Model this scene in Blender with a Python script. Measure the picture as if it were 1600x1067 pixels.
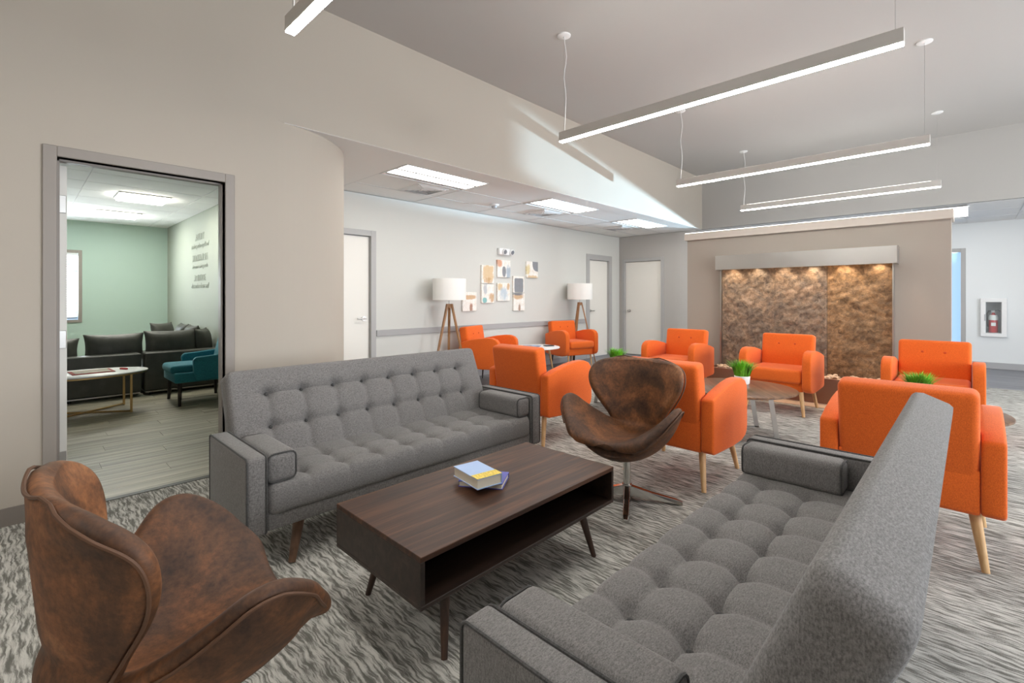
import bpy, bmesh, math, random
from mathutils import Vector, Matrix
random.seed(7)
PI = math.pi
scene = bpy.context.scene
for o in list(bpy.data.objects):
    bpy.data.objects.remove(o, do_unlink=True)
COL = scene.collection

# ------------------------------------------------------------------ camera
TH = math.atan(715 / 742)
cam_d = bpy.data.cameras.new('camera')
cam_d.sensor_fit = 'HORIZONTAL'; cam_d.sensor_width = 36
cam_d.lens = 36 * 742 / 1600
cam_d.shift_y = -(533.5 - 465) / 1600
cam_d.clip_start = 0.05
cam = bpy.data.objects.new('camera', cam_d); COL.objects.link(cam)
cam.location = (0, 0, 1.28)
fwd = Vector((math.cos(TH), math.sin(TH), 0))
cam.rotation_euler = fwd.to_track_quat('-Z', 'Y').to_euler()
scene.camera = cam

# ------------------------------------------------------------------ world, exposure, daylight
world = bpy.data.worlds.new('world'); scene.world = world; world.use_nodes = True
wb = world.node_tree.nodes['Background']
wb.inputs['Color'].default_value = (0.42, 0.58, 0.86, 1); wb.inputs['Strength'].default_value = 1.0
vs = scene.view_settings
vs.view_transform = 'Standard'; vs.look = 'None'; vs.gamma = 1.0; vs.use_curve_mapping = False
vs.exposure = 0.70

def area_light(name, loc, direction, sx, sy, power, color):
    d = bpy.data.lights.new(name, 'AREA'); d.shape = 'RECTANGLE'; d.size = sx; d.size_y = sy
    d.energy = power; d.color = color
    o = bpy.data.objects.new(name, d); COL.objects.link(o); o.location = loc
    o.rotation_euler = Vector(direction).to_track_quat('-Z', 'Z').to_euler()
    return o
DAY = (0.93, 0.97, 1.0)
# daylight entering by the windows of the side wall (out of frame on the right)
WINX = [(0.4, 2.6), (3.2, 5.4), (6.0, 8.2)]
for i, (a, b) in enumerate(WINX):
    area_light('daylight', ((a + b) / 2, -4.30, 1.65), (0, 1, -0.30), b - a, 1.7, (78, 90, 160)[i], DAY)
area_light('daylight', (0.1, 11.75, 1.5), (0, -1, 0.25), 1.2, 1.15, 120, DAY)   # side-room window
# sun glare bounced in low through the glazed door at the end of the corridor
d = bpy.data.lights.new('door_glare', 'SPOT'); d.energy = 7500; d.color = (0.74, 0.92, 1.0)
d.shadow_soft_size = 0.03; d.spot_size = math.radians(46); d.spot_blend = 0.12
o = bpy.data.objects.new('door_glare', d); COL.objects.link(o); o.location = (14.6, -0.9, 1.70)
o.rotation_euler = Vector((-math.cos(.465) * math.cos(.56), math.cos(.465) * math.sin(.56), math.sin(.465))).to_track_quat('-Z', 'Z').to_euler()

# ------------------------------------------------------------------ materials
def lin(c):
    return tuple(((v / 255) / 12.92 if v / 255 <= 0.04045 else ((v / 255 + 0.055) / 1.055) ** 2.4) for v in c)
MATS = {}
class NT:
    def __init__(s, name):
        s.m = bpy.data.materials.new(name); s.m.use_nodes = True
        s.t = s.m.node_tree; s.b = s.t.nodes['Principled BSDF']; s.out = s.t.nodes['Material Output']
        MATS[name] = s.m
    def n(s, typ, **kw):
        nd = s.t.nodes.new(typ)
        for k, v in kw.items():
            if k in nd.inputs: nd.inputs[k].default_value = v
            else: setattr(nd, k, v)
        return nd
    def l(s, a, b): s.t.links.new(a, b)
    def coord(s, scale=(1, 1, 1), kind='Object', rot=(0, 0, 0), loc=(0, 0, 0)):
        tc = s.n('ShaderNodeTexCoord'); mp = s.n('ShaderNodeMapping')
        mp.inputs['Scale'].default_value = scale; mp.inputs['Rotation'].default_value = rot; mp.inputs['Location'].default_value = loc
        s.l(tc.outputs[kind], mp.inputs['Vector']); return mp.outputs['Vector']
    def noise(s, vec, scale, detail=3, rough=0.5, dist=0.0):
        nd = s.n('ShaderNodeTexNoise'); nd.inputs['Scale'].default_value = scale
        nd.inputs['Detail'].default_value = detail; nd.inputs['Roughness'].default_value = rough; nd.inputs['Distortion'].default_value = dist
        s.l(vec, nd.inputs['Vector']); return nd.outputs['Fac']
    def ramp(s, fac, stops, interp='LINEAR'):
        r = s.n('ShaderNodeValToRGB'); r.color_ramp.interpolation = interp
        el = r.color_ramp.elements
        while len(el) < len(stops): el.new(0.5)
        for e, (p, c) in zip(el, stops):
            e.position = p; e.color = (*lin(c), 1)
        s.l(fac, r.inputs['Fac']); return r.outputs['Color']
    def mix(s, fac, a, b, mode='MIX'):
        m = s.n('ShaderNodeMix'); m.data_type = 'RGBA'; m.blend_type = mode
        for sock, v in ((m.inputs['Factor'], fac), (m.inputs['A'], a), (m.inputs['B'], b)):
            pass
        ins = [i for i in m.inputs if i.name in ('A', 'B') and i.type == 'RGBA']
        fi = [i for i in m.inputs if i.name == 'Factor' and i.type == 'VALUE'][0]
        for sock, v in ((fi, fac), (ins[0], a), (ins[1], b)):
            if isinstance(v, (int, float)): sock.default_value = v
            elif isinstance(v, tuple): sock.default_value = (*lin(v), 1)
            else: s.l(v, sock)
        return [q for q in m.outputs if q.type == 'RGBA'][0]
    def bump(s, h, strength=0.3, dist=0.002):
        b = s.n('ShaderNodeBump'); b.inputs['Strength'].default_value = strength; b.inputs['Distance'].default_value = dist
        s.l(h, b.inputs['Height']); s.l(b.outputs['Normal'], s.b.inputs['Normal'])
    def base(s, c):
        if isinstance(c, tuple): s.b.inputs['Base Color'].default_value = (*lin(c), 1)
        else: s.l(c, s.b.inputs['Base Color'])

def plain(name, c, rough=0.6, metal=0.0, bump=None, vary=0.0):
    n = NT(name); n.b.inputs['Roughness'].default_value = rough; n.b.inputs['Metallic'].default_value = metal
    v = n.coord()
    if vary:
        dk = tuple(x * (1 - vary) for x in c); lt = tuple(min(255, x * (1 + vary)) for x in c)
        n.base(n.ramp(n.noise(v, 9, 4), [(0.3, dk), (0.7, lt)]))
    else: n.base(c)
    if bump: n.bump(n.noise(v, bump[0], 3), bump[1], 0.002)
    return n.m
def fabric(name, dark, light, scale=260, rough=0.95, bump=0.35):
    n = NT(name); n.b.inputs['Roughness'].default_value = rough
    n.b.inputs['Sheen Weight'].default_value = 0.12; n.b.inputs['Sheen Roughness'].default_value = 0.5
    v = n.coord(); v1 = n.coord((1, 1, 0.35)); v2 = n.coord((0.35, 1, 1))
    f1 = n.noise(v1, scale, 2, 0.7); f2 = n.noise(v2, scale * 0.9, 2, 0.7)
    mx = n.n('ShaderNodeMath', operation='ADD'); n.l(f1, mx.inputs[0]); n.l(f2, mx.inputs[1])
    hv = n.n('ShaderNodeMath', operation='MULTIPLY'); n.l(mx.outputs[0], hv.inputs[0]); hv.inputs[1].default_value = 0.5
    n.base(n.ramp(hv.outputs[0], [(0.38, dark), (0.62, light)]))
    n.bump(hv.outputs[0], bump, 0.002)
    return n.m
def wood(name, dark, mid, light, axis=0, rough=0.45, fine=1.0):
    n = NT(name); n.b.inputs['Roughness'].default_value = rough
    sc = [26 * fine, 26 * fine, 26 * fine]; sc[axis] = 1.6 * fine
    v = n.coord(tuple(sc)); f = n.noise(v, 1.0, 5, 0.6, 0.6)
    n.base(n.ramp(f, [(0.28, dark), (0.5, mid), (0.72, light)]))
    n.bump(f, 0.15, 0.001)
    return n.m
def emit(name, c, strength):
    n = NT(name); n.base(c); n.b.inputs['Emission Color'].default_value = (*lin(c), 1)
    n.b.inputs['Emission Strength'].default_value = strength; n.b.inputs['Roughness'].default_value = 0.4
    return n.m

M = {}
M['wall_taupe'] = plain('paint_taupe', (183, 174, 162), 0.75, bump=(60, 0.05))
M['wall_grey'] = plain('paint_light_grey', (206, 206, 201), 0.75, bump=(60, 0.05))
M['wall_far'] = plain('paint_mid_grey', (178, 175, 171), 0.75, bump=(60, 0.05))
M['wall_feature'] = plain('paint_warm_taupe', (158, 148, 138), 0.7, bump=(60, 0.05))
M['trim_light'] = plain('paint_trim_light', (194, 184, 174), 0.6)
M['wall_green'] = plain('paint_mint', (180, 202, 191), 0.75, bump=(60, 0.05))
M['wall_room'] = plain('paint_pale_grey', (160, 166, 153), 0.7, bump=(60, 0.05))
M['wall_white'] = plain('paint_white', (226, 229, 230), 0.75, bump=(60, 0.05))
M['ceiling'] = plain('paint_ceiling', (186, 183, 180), 0.85)
M['tile'] = plain('ceiling_tile', (240, 239, 237), 0.9, bump=(300, 0.15))
M['grid'] = plain('ceiling_grid', (214, 214, 214), 0.6)
M['frame'] = plain('door_frame_paint', (150, 142, 135), 0.45)
M['frame_light'] = plain('door_frame_light', (172, 171, 170), 0.45)
M['door_white'] = plain('door_white', (232, 229, 222), 0.45)
M['white'] = plain('white_plastic', (235, 235, 235), 0.4)
M['rail'] = plain('chair_rail', (168, 167, 167), 0.5)
M['baseboard'] = plain('baseboard_vinyl', (128, 120, 113), 0.5)
M['base_light'] = plain('baseboard_light', (170, 170, 172), 0.5)
M['steel'] = plain('brushed_steel', (190, 188, 185), 0.32, 1.0)
M['chrome'] = plain('chrome', (205, 203, 200), 0.12, 1.0)
M['alu'] = plain('pendant_aluminium', (206, 201, 195), 0.45, 0.15)
M['brass'] = plain('brushed_brass', (190, 158, 105), 0.35, 0.7)
M['black'] = plain('black_plastic', (25, 25, 26), 0.5)
M['dark_leg'] = wood('dark_leg_wood', (20, 14, 12), (32, 22, 18), (44, 30, 24), 2)
M['grey'] = fabric('grey_tweed', (94, 91, 89), (134, 131, 129), 300)
M['piping'] = fabric('grey_piping', (58, 57, 56), (80, 79, 78), 230)
M['orange'] = fabric('orange_weave', (206, 84, 10), (236, 110, 26), 330, 0.9, 0.2)
M['orange_seam'] = fabric('orange_button', (170, 56, 8), (200, 76, 20), 330)
M['teal'] = fabric('teal_velvet', (22, 104, 122), (44, 140, 156), 200, 0.8, 0.1)
M['charcoal'] = plain('charcoal_leather', (72, 72, 66), 0.5, bump=(160, 0.2), vary=0.1)
M['light_wood'] = wood('beech_leg', (186, 140, 92), (208, 166, 116), (222, 186, 140), 2)
M['lamp_wood'] = wood('lamp_leg_wood', (120, 84, 52), (156, 114, 76), (184, 142, 102), 2)
M['walnut'] = wood('walnut_top', (36, 19, 10), (66, 38, 22), (100, 62, 38), 0, 0.48)
M['walnut_dark'] = wood('walnut_body', (38, 27, 22), (52, 38, 31), (68, 51, 42), 0, 0.45)
M['walnut_leg'] = wood('walnut_leg', (46, 31, 24), (70, 48, 37), (96, 68, 52), 2, 0.4)
M['sofa_leg'] = wood('sofa_leg_wood', (78, 54, 40), (104, 76, 58), (124, 94, 74), 2, 0.4)
M['table_wood'] = wood('zebra_wood', (70, 48, 34), (110, 80, 58), (146, 112, 84), 0, 0.35)
M['page'] = plain('book_pages', (228, 220, 200), 0.8)
M['cover_blue'] = plain('cover_indigo', (88, 92, 176), 0.4)
M['cover_light'] = plain('cover_light_blue', (170, 196, 236), 0.4)
n = NT('cover_yellow_band'); v = n.coord((1, 1, 1)); n.base(n.ramp(n.noise(n.coord((160, 60, 1)), 1, 2), [(0.42, (242, 214, 84)), (0.6, (206, 176, 60))])); n.b.inputs['Roughness'].default_value = 0.4
M['cover_yellow'] = n.m
M['shade'] = plain('lamp_shade_linen', (238, 236, 232), 0.85, bump=(400, 0.1))
M['pot'] = plain('pot_ceramic', (236, 234, 232), 0.35)
M['grass'] = plain('grass_blade', (104, 172, 40), 0.5, vary=0.35)
M['soil'] = plain('potting_soil', (60, 48, 36), 0.9, bump=(80, 0.5))
M['pebble'] = plain('pebble_stone', (188, 160, 134), 0.6, vary=0.25)
M['copper'] = plain('copper_basin', (150, 116, 98), 0.35, 0.6)
M['red'] = plain('extinguisher_red', (196, 30, 36), 0.3)
M['red_mat'] = plain('red_print', (150, 46, 34), 0.7)
M['mat_tan'] = plain('game_board_tan', (168, 160, 146), 0.8, vary=0.2)
M['label_white'] = plain('paper_label', (240, 240, 238), 0.6)
M['cab_grey'] = plain('cabinet_inside', (176, 176, 180), 0.5)
M['ink'] = plain('wall_lettering', (158, 164, 152), 0.7)
M['threshold'] = plain('threshold_strip', (60, 58, 54), 0.5)
M['blind'] = plain('blind_slat', (240, 243, 246), 0.5)
M['magazine'] = plain('magazine_print', (110, 130, 160), 0.4, vary=0.5)
M['lens'] = emit('pendant_lens', (255, 253, 248), 39)
M['uplens'] = emit('pendant_uplight', (255, 251, 244), 12)
M['uplens_dim'] = emit('pendant_uplight_dim', (255, 247, 236), 5)
M['troffer'] = emit('troffer_lens', (255, 251, 244), 9.5)
M['troffer_room'] = emit('troffer_lens_room', (255, 252, 240), 20)
M['puck'] = emit('puck_lens', (255, 214, 160), 8)

# suede
n = NT('brown_suede'); n.b.inputs['Roughness'].default_value = 0.62
v = n.coord(); f = n.noise(v, 5.0, 6, 0.62, 0.4); g = n.noise(v, 60, 4, 0.7)
c1 = n.ramp(f, [(0.30, (58, 36, 22)), (0.46, (100, 64, 38)), (0.58, (140, 88, 50)), (0.72, (168, 112, 68))])
c2 = n.ramp(g, [(0.3, (150, 150, 150)), (0.7, (255, 255, 255))])
n.base(n.mix(0.8, c1, c2, 'MULTIPLY'))
n.bump(g, 0.15, 0.002); M['suede'] = n.m
M['suede_seam'] = plain('suede_piping', (92, 62, 42), 0.6)
M['suede_dark'] = plain('suede_under', (40, 28, 20), 0.8)

# carpet: wavy pale lines running along Y on grey-green
n = NT('carpet'); n.b.inputs['Roughness'].default_value = 1.0
vw = n.coord((1, 1, 1)); wob = n.n('ShaderNodeTexNoise'); wob.inputs['Scale'].default_value = 12; wob.inputs['Detail'].default_value = 2
n.l(vw, wob.inputs['Vector'])
av = n.n('ShaderNodeVectorMath', operation='MULTIPLY_ADD'); n.l(wob.outputs['Color'], av.inputs[0]); av.inputs[1].default_value = (0.032, 0.032, 0); n.l(vw, av.inputs[2])
mp = n.n('ShaderNodeMapping'); mp.inputs['Scale'].default_value = (84, 8, 1); n.l(av.outputs[0], mp.inputs['Vector'])
a = n.noise(mp.outputs['Vector'], 1.0, 3, 0.6)
big = n.noise(n.coord((0.7, 0.5, 1)), 1.0, 2)
fine = n.noise(n.coord(), 260, 2, 0.8)
ad = n.n('ShaderNodeMath', operation='MULTIPLY_ADD'); n.l(fine, ad.inputs[0]); ad.inputs[1].default_value = 0.22; n.l(a, ad.inputs[2])
ad2 = n.n('ShaderNodeMath', operation='MULTIPLY_ADD'); n.l(big, ad2.inputs[0]); ad2.inputs[1].default_value = 0.12; n.l(ad.outputs[0], ad2.inputs[2])
n.base(n.ramp(ad2.outputs[0], [(0.50, (106, 105, 98)), (0.61, (124, 122, 115)), (0.69, (178, 176, 169)), (0.79, (206, 204, 197))]))
n.bump(ad2.outputs[0], 0.6, 0.004); M['carpet'] = n.m
# wood-look vinyl
def vinyl(name, cols, axis=0, rough=0.45):
    n = NT(name); n.b.inputs['Roughness'].default_value = rough
    sc = [22, 22, 22]; sc[axis] = 0.9
    info = n.n('ShaderNodeObjectInfo')
    ofs = n.n('ShaderNodeVectorMath', operation='MULTIPLY_ADD')
    tc = n.n('ShaderNodeTexCoord'); mp = n.n('ShaderNodeMapping'); mp.inputs['Scale'].default_value = sc
    n.l(tc.outputs['Object'], mp.inputs['Vector'])
    cb = n.n('ShaderNodeCombineXYZ')
    mul = n.n('ShaderNodeMath', operation='MULTIPLY'); n.l(info.outputs['Random'], mul.inputs[0]); mul.inputs[1].default_value = 60
    n.l(mul.outputs[0], cb.inputs[2])
    ofs = n.n('ShaderNodeVectorMath', operation='ADD'); n.l(mp.outputs['Vector'], ofs.inputs[0]); n.l(cb.outputs[0], ofs.inputs[1])
    f = n.noise(ofs.outputs[0], 1.0, 5, 0.65, 0.2)
    n.base(n.ramp(f, [(0.3, cols[0]), (0.5, cols[1]), (0.7, cols[2])])); return n.m
M['plank'] = vinyl('vinyl_plank', [(110, 104, 90), (156, 149, 130), (192, 186, 166)], 0)
M['vinyl_dark'] = vinyl('vinyl_dark', [(92, 92, 96), (118, 118, 122), (140, 140, 144)], 1)
# slate slabs
n = NT('slate'); n.b.inputs['Roughness'].default_value = 0.42
v = n.coord(); f = n.noise(v, 4.5, 8, 0.65, 1.2); g = n.noise(v, 24, 6, 0.7, 0.6)
c1 = n.ramp(f, [(0.28, (96, 84, 76)), (0.45, (134, 118, 104)), (0.58, (156, 132, 110)), (0.72, (180, 158, 138))])
c2 = n.ramp(g, [(0.35, (140, 136, 132)), (0.65, (255, 250, 245))])
n.base(n.mix(0.85, c1, c2, 'MULTIPLY')); n.bump(g, 0.6, 0.012); M['slate'] = n.m
n = NT('slate_warm'); n.b.inputs['Roughness'].default_value = 0.42
v = n.coord(); f = n.noise(v, 4.5, 8, 0.65, 1.2); g = n.noise(v, 24, 6, 0.7, 0.6)
c1 = n.ramp(f, [(0.28, (104, 82, 60)), (0.45, (140, 112, 82)), (0.58, (162, 128, 92)), (0.72, (182, 152, 118))])
c2 = n.ramp(g, [(0.35, (140, 136, 132)), (0.65, (255, 250, 245))])
n.base(n.mix(0.85, c1, c2, 'MULTIPLY')); n.bump(g, 0.6, 0.012); M['slate_warm'] = n.m
# tinted glazing
def glazing(name, tint, mixf):
    n = NT(name); n.base(tint); n.b.inputs['Roughness'].default_value = 0.05
    tr = n.n('ShaderNodeBsdfTransparent'); tr.inputs['Color'].default_value = (*lin(tint), 1)
    ms = n.n('ShaderNodeMixShader'); ms.inputs[0].default_value = mixf
    n.l(tr.outputs[0], ms.inputs[1]); n.l(n.b.outputs[0], ms.inputs[2]); n.l(ms.outputs[0], n.out.inputs['Surface']); return n.m
M['glass_blue'] = glazing('door_glass', (236, 245, 252), 0.10)
M['glass_clear'] = glazing('window_glass', (250, 252, 252), 0.06)

# ------------------------------------------------------------------ mesh helpers
class MB:
    def __init__(s): s.v = []; s.f = []
    def add(s, vs, fs):
        o = len(s.v); s.v += [tuple(p) for p in vs]; s.f += [tuple(i + o for i in f) for f in fs]; return s
    def box(s, x0, x1, y0, y1, z0, z1):
        return s.add([(x0, y0, z0), (x1, y0, z0), (x1, y1, z0), (x0, y1, z0), (x0, y0, z1), (x1, y0, z1), (x1, y1, z1), (x0, y1, z1)],
                     [(0, 3, 2, 1), (4, 5, 6, 7), (0, 1, 5, 4), (1, 2, 6, 5), (2, 3, 7, 6), (3, 0, 4, 7)])
    def rbox(s, x0, x1, y0, y1, z0, z1, r=0.01, seg=2, mtx=None):
        bm = bmesh.new(); bmesh.ops.create_cube(bm, size=1)
        for q in bm.verts:
            q.co = Vector(((x0 + x1) / 2 + q.co.x * (x1 - x0), (y0 + y1) / 2 + q.co.y * (y1 - y0), (z0 + z1) / 2 + q.co.z * (z1 - z0)))
        r = min(r, 0.49 * min(x1 - x0, y1 - y0, z1 - z0))
        bmesh.ops.bevel(bm, geom=bm.edges[:], offset=r, segments=seg, profile=0.5, affect='EDGES')
        return s.bm(bm, mtx)
    def bm(s, bm, mtx=None):
        if mtx is not None: bm.transform(mtx)
        bm.verts.index_update()
        s.add([q.co[:] for q in bm.verts], [[q.index for q in f.verts] for f in bm.faces]); bm.free(); return s
    def cyl(s, p0, p1, r0, r1=None, n=14):
        r1 = r0 if r1 is None else r1
        p0, p1 = Vector(p0), Vector(p1); d = (p1 - p0).normalized()
        a = d.orthogonal().normalized(); b = d.cross(a)
        vs = []
        for p, r in ((p0, r0), (p1, r1)):
            for i in range(n):
                t = 2 * PI * i / n; vs.append(p + a * math.cos(t) * r + b * math.sin(t) * r)
        fs = [(i, (i + 1) % n, n + (i + 1) % n, n + i) for i in range(n)] + [tuple(reversed(range(n))), tuple(range(n, 2 * n))]
        return s.add(vs, fs)
    def tube(s, pts, r, n=8, closed=False):
        pts = [Vector(p) for p in pts]; N = len(pts); vs = []
        ref = None
        for i in range(N):
            a = pts[(i - 1) % N] if (closed or i > 0) else pts[i]
            b = pts[(i + 1) % N] if (closed or i < N - 1) else pts[i]
            d = (b - a).normalized()
            if ref is None: ref = d.orthogonal().normalized()
            ref = (ref - d * ref.dot(d)); ref = ref.normalized() if ref.length > 1e-6 else d.orthogonal().normalized()
            w = d.cross(ref)
            for k in range(n):
                t = 2 * PI * k / n; vs.append(pts[i] + ref * math.cos(t) * r + w * math.sin(t) * r)
        fs = []
        for i in range(N if closed else N - 1):
            for k in range(n):
                j = (i + 1) % N
                fs.append((i * n + k, i * n + (k + 1) % n, j * n + (k + 1) % n, j * n + k))
        if not closed: fs += [tuple(reversed(range(n))), tuple(range((N - 1) * n, N * n))]
        return s.add(vs, fs)
    def lathe(s, prof, n=24, c=(0, 0, 0)):
        vs = []; fs = []; K = len(prof)
        for r, z in prof:
            for i in range(n):
                t = 2 * PI * i / n; vs.append((c[0] + r * math.cos(t), c[1] + r * math.sin(t), c[2] + z))
        for k in range(K - 1):
            for i in range(n):
                fs.append((k * n + i, k * n + (i + 1) % n, (k + 1) * n + (i + 1) % n, (k + 1) * n + i))
        fs += [tuple(reversed(range(n))), tuple(range((K - 1) * n, K * n))]
        return s.add(vs, fs)
    def prism(s, poly, axis, a, b):
        """poly of 2D points extruded along axis ('x','y','z') from a to b"""
        def P(u, w, t): return {'x': (t, u, w), 'y': (u, t, w), 'z': (u, w, t)}[axis]
        n = len(poly)
        vs = [P(u, w, a) for u, w in poly] + [P(u, w, b) for u, w in poly]
        fs = [tuple(range(n)), tuple(reversed(range(n, 2 * n)))] + [(i, i + n, (i + 1) % n + n, (i + 1) % n) for i in range(n)]
        return s.add(vs, fs)
    def build(s, name, mat, parent=None, smooth=False, bevel=0, loc=None):
        me = bpy.data.meshes.new(name); me.from_pydata(s.v, [], s.f)
        bm = bmesh.new(); bm.from_mesh(me)
        bmesh.ops.recalc_face_normals(bm, faces=bm.faces[:])
        if bevel: bmesh.ops.bevel(bm, geom=[e for e in bm.edges if len(e.link_faces) == 2 and e.calc_face_angle(0) > 0.6], offset=bevel, segments=3, profile=0.5, affect='EDGES')
        bm.to_mesh(me); bm.free()
        if smooth:
            me.polygons.foreach_set('use_smooth', [True] * len(me.polygons))
            try: me.set_sharp_from_angle(angle=math.radians(50))
            except Exception: pass
        me.materials.append(M[mat] if isinstance(mat, str) else mat)
        o = bpy.data.objects.new(name, me); COL.objects.link(o)
        if loc: o.location = loc
        if parent: o.parent = parent
        return o
def mat_of(k): return M[k]
def empty(name, loc=(0, 0, 0), rz=0, label=None, cat=None, group=None):
    o = bpy.data.objects.new(name, None); COL.objects.link(o); o.location = loc; o.rotation_euler = (0, 0, rz)
    o.empty_display_size = 0.1
    if label: tag(o, label, cat, group)
    return o
def tag(o, label, cat, group=None):
    o['label'] = label; o['category'] = cat
    if group: o['group'] = group
    return o
def struct(o): o['kind'] = 'structure'; return o
def copy_tree(o, parent=None):
    c = o.copy(); COL.objects.link(c); c.parent = parent
    for ch in [q for q in bpy.data.objects if q.parent == o]: copy_tree(ch, c)
    return c
def dup(o, loc, rz, label=None):
    c = copy_tree(o); c.location = loc; c.rotation_euler = (0, 0, rz)
    if label: c['label'] = label
    return c

# ------------------------------------------------------------------ dimensions
ZC, ZH = 3.685, 2.66          # lounge ceiling, hall ceiling
YW, YA = 3.89, 5.80           # left wall face, picture wall face
XF = 9.57                     # far wall and bulkhead face
XB, YR = -2.9, -4.2           # unseen back and side walls
XE = 12.2                     # corridor end wall

# ------------------------------------------------------------------ floors
struct(MB().box(XB, XF, YR, YW + 0.03, -0.06, 0.0).build('floor', 'carpet'))
struct(MB().add([], []).box(2.2, XF, YW + 0.03, YA + 0.15, -0.06, -0.001).box(XF, XE + 0.1, YR, YA + 0.15, -0.06, -0.001).build('floor_hall', 'vinyl_dark'))
fr = struct(MB().box(-2.1, 2.2, YW + 0.03, 11.6, -0.08, -0.012).build('floor_side_room', 'threshold'))
pw, pl = 0.18, 1.22
pm = MB().box(-pl / 2 + 0.0012, pl / 2 - 0.0012, -pw / 2 + 0.0012, pw / 2 - 0.0012, -0.012, 0.0).build('plank', 'plank', fr)
first = True
for i in range(int((11.5 - 3.95) / pw)):
    y = 3.95 + pw * (i + 0.5); off = (i * 0.43) % pl
    for k in range(4):
        x = -1.9 + off + k * pl
        q = pm if first else pm.copy()
        if not first: COL.objects.link(q)
        first = False; q.location = (x, y, 0)
struct(MB().box(0.155, 1.035, 3.90, 3.95, -0.02, 0.004).build('trim_1', 'threshold'))

# ------------------------------------------------------------------ ceilings
struct(MB().box(XB, XF + 0.1, YR - 0.1, YW + 0.15, ZC, ZC + 0.1).build('ceiling', 'ceiling'))
GX0, GW = 2.77, 1.18; GY = [4.17, 4.735, 5.30, 5.80]
ch = struct(MB().box(1.0, XF + 0.1, YW + 0.15, YA + 0.15, ZH + 0.012, ZH + 0.1).box(1.3, XF, YW + 0.003, GY[0], ZH - 0.003, ZH + 0.005)
            .box(1.5, GX0, GY[0], YA, ZH, ZH + 0.03).build('ceiling_hall', 'tile'))
gm = MB()
for k in range(7):
    x = GX0 + GW * k
    if x < XF: gm.box(x - 0.011, x + 0.011, GY[0], YA, ZH + 0.001, ZH + 0.014)
for y in GY[:3]: gm.box(GX0, XF, y - 0.011, y + 0.011, ZH + 0.0005, ZH + 0.014)
gm.build('ceiling_grid', 'grid', ch)
TROF = [(0, 0), (2, 0), (4, 0)]
for k in range(6):
    for j in range(3):
        if (k, j) in TROF: continue
        x0, x1 = GX0 + GW * k + 0.012, min(GX0 + GW * (k + 1) - 0.012, XF)
        MB().box(x0, x1, GY[j] + 0.012, GY[j + 1] - 0.012, ZH + 0.003, ZH + 0.012).build('ceiling_tile', 'tile', ch)
# corridor ceiling beyond the bulkhead
cc = struct(MB().box(XF + 0.1, XE + 0.1, YR, YA + 0.15, ZH + 0.012, ZH + 0.1).build('ceiling_corridor', 'tile'))
for i in range(3):
    for j in range(14):
        x0 = XF + 0.12 + i * 0.87; y0 = -3.0 + j * 0.61
        if i < 2 and -0.1 < y0 < 0.6 and j == 5: continue
        MB().box(x0, x0 + 0.85, y0, y0 + 0.59, ZH, ZH + 0.012).build('ceiling_tile', 'tile', cc)
cs = struct(MB().box(-2.1, 2.15, 4.04, 11.6, ZH + 0.012, ZH + 0.1).build('ceiling_side_room', 'tile'))
RT = [(0.63, 7.92), (0.63, 9.78)]
for i in range(4):
    for j in range(13):
        x0 = -1.85 + i * 1.2; y0 = 4.05 + j * 0.58
        if x0 + 1.19 > 2.06: x1 = 2.04
        else: x1 = x0 + 1.185
        MB().box(x0, x1, y0, y0 + 0.565, ZH, ZH + 0.012).build('ceiling_tile', 'tile', cs)

# ------------------------------------------------------------------ walls
DX0, DX1, DZ = 0.155, 1.035, 2.115
w = MB().box(XB, DX0, YW, YW + 0.15, 0, ZC).box(DX1, 1.382, YW, YW + 0.15, 0, ZC).box(DX0, DX1, YW, YW + 0.15, DZ, ZC)
R = 0.91; cx, cy = 1.382, YW + R; N = 32
pts = [(cx + R * math.sin(PI / 2 * i / N), cy - R * math.cos(PI / 2 * i / N)) for i in range(N + 1)]
inn = [(cx + (R - .12) * math.sin(PI / 2 * i / N), cy - (R - .12) * math.cos(PI / 2 * i / N)) for i in range(N + 1)]
o = struct(w.build('wall_left', 'wall_taupe'))
poly = pts + [(2.292, YA)] + [(2.172, YA)] + inn[::-1]
cw = MB()
for i in range(N):
    a, b, c_, d_ = pts[i], pts[i + 1], inn[i + 1], inn[i]
    cw.prism([a, b, c_, d_], 'z', 0, ZH)
cw.box(2.172, 2.292, cy, YA, 0, ZH)
struct(cw.build('wall_curved', 'wall_taupe', smooth=True))
struct(MB().box(1.382, XF + 0.1, YW, YW + 0.15, ZH, ZC).build('wall_soffit', 'wall_taupe'))
def wall_with_holes(name, axis, face, thick, lo, hi, z1, holes, mat):
    m = MB(); cur = lo
    def bx(a, b, z0, zz):
        if b - a < 1e-4 or zz - z0 < 1e-4: return
        f0, f1 = min(face, face + thick), max(face, face + thick)
        if axis == 'y': m.box(a, b, f0, f1, z0, zz)
        else: m.box(f0, f1, a, b, z0, zz)
    for (a, b, z0, zz) in sorted(holes):
        bx(cur, a, 0, z1); bx(a, b, 0, z0); bx(a, b, zz, z1); cur = b
    bx(cur, hi, 0, z1)
    return struct(m.build(name, mat))
wall_with_holes('wall_picture', 'y', YA, 0.15, 2.17, XE, ZH, [(2.355, 3.285, 0, 2.11), (8.375, 9.135, 0, 2.10)], 'wall_grey')
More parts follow.
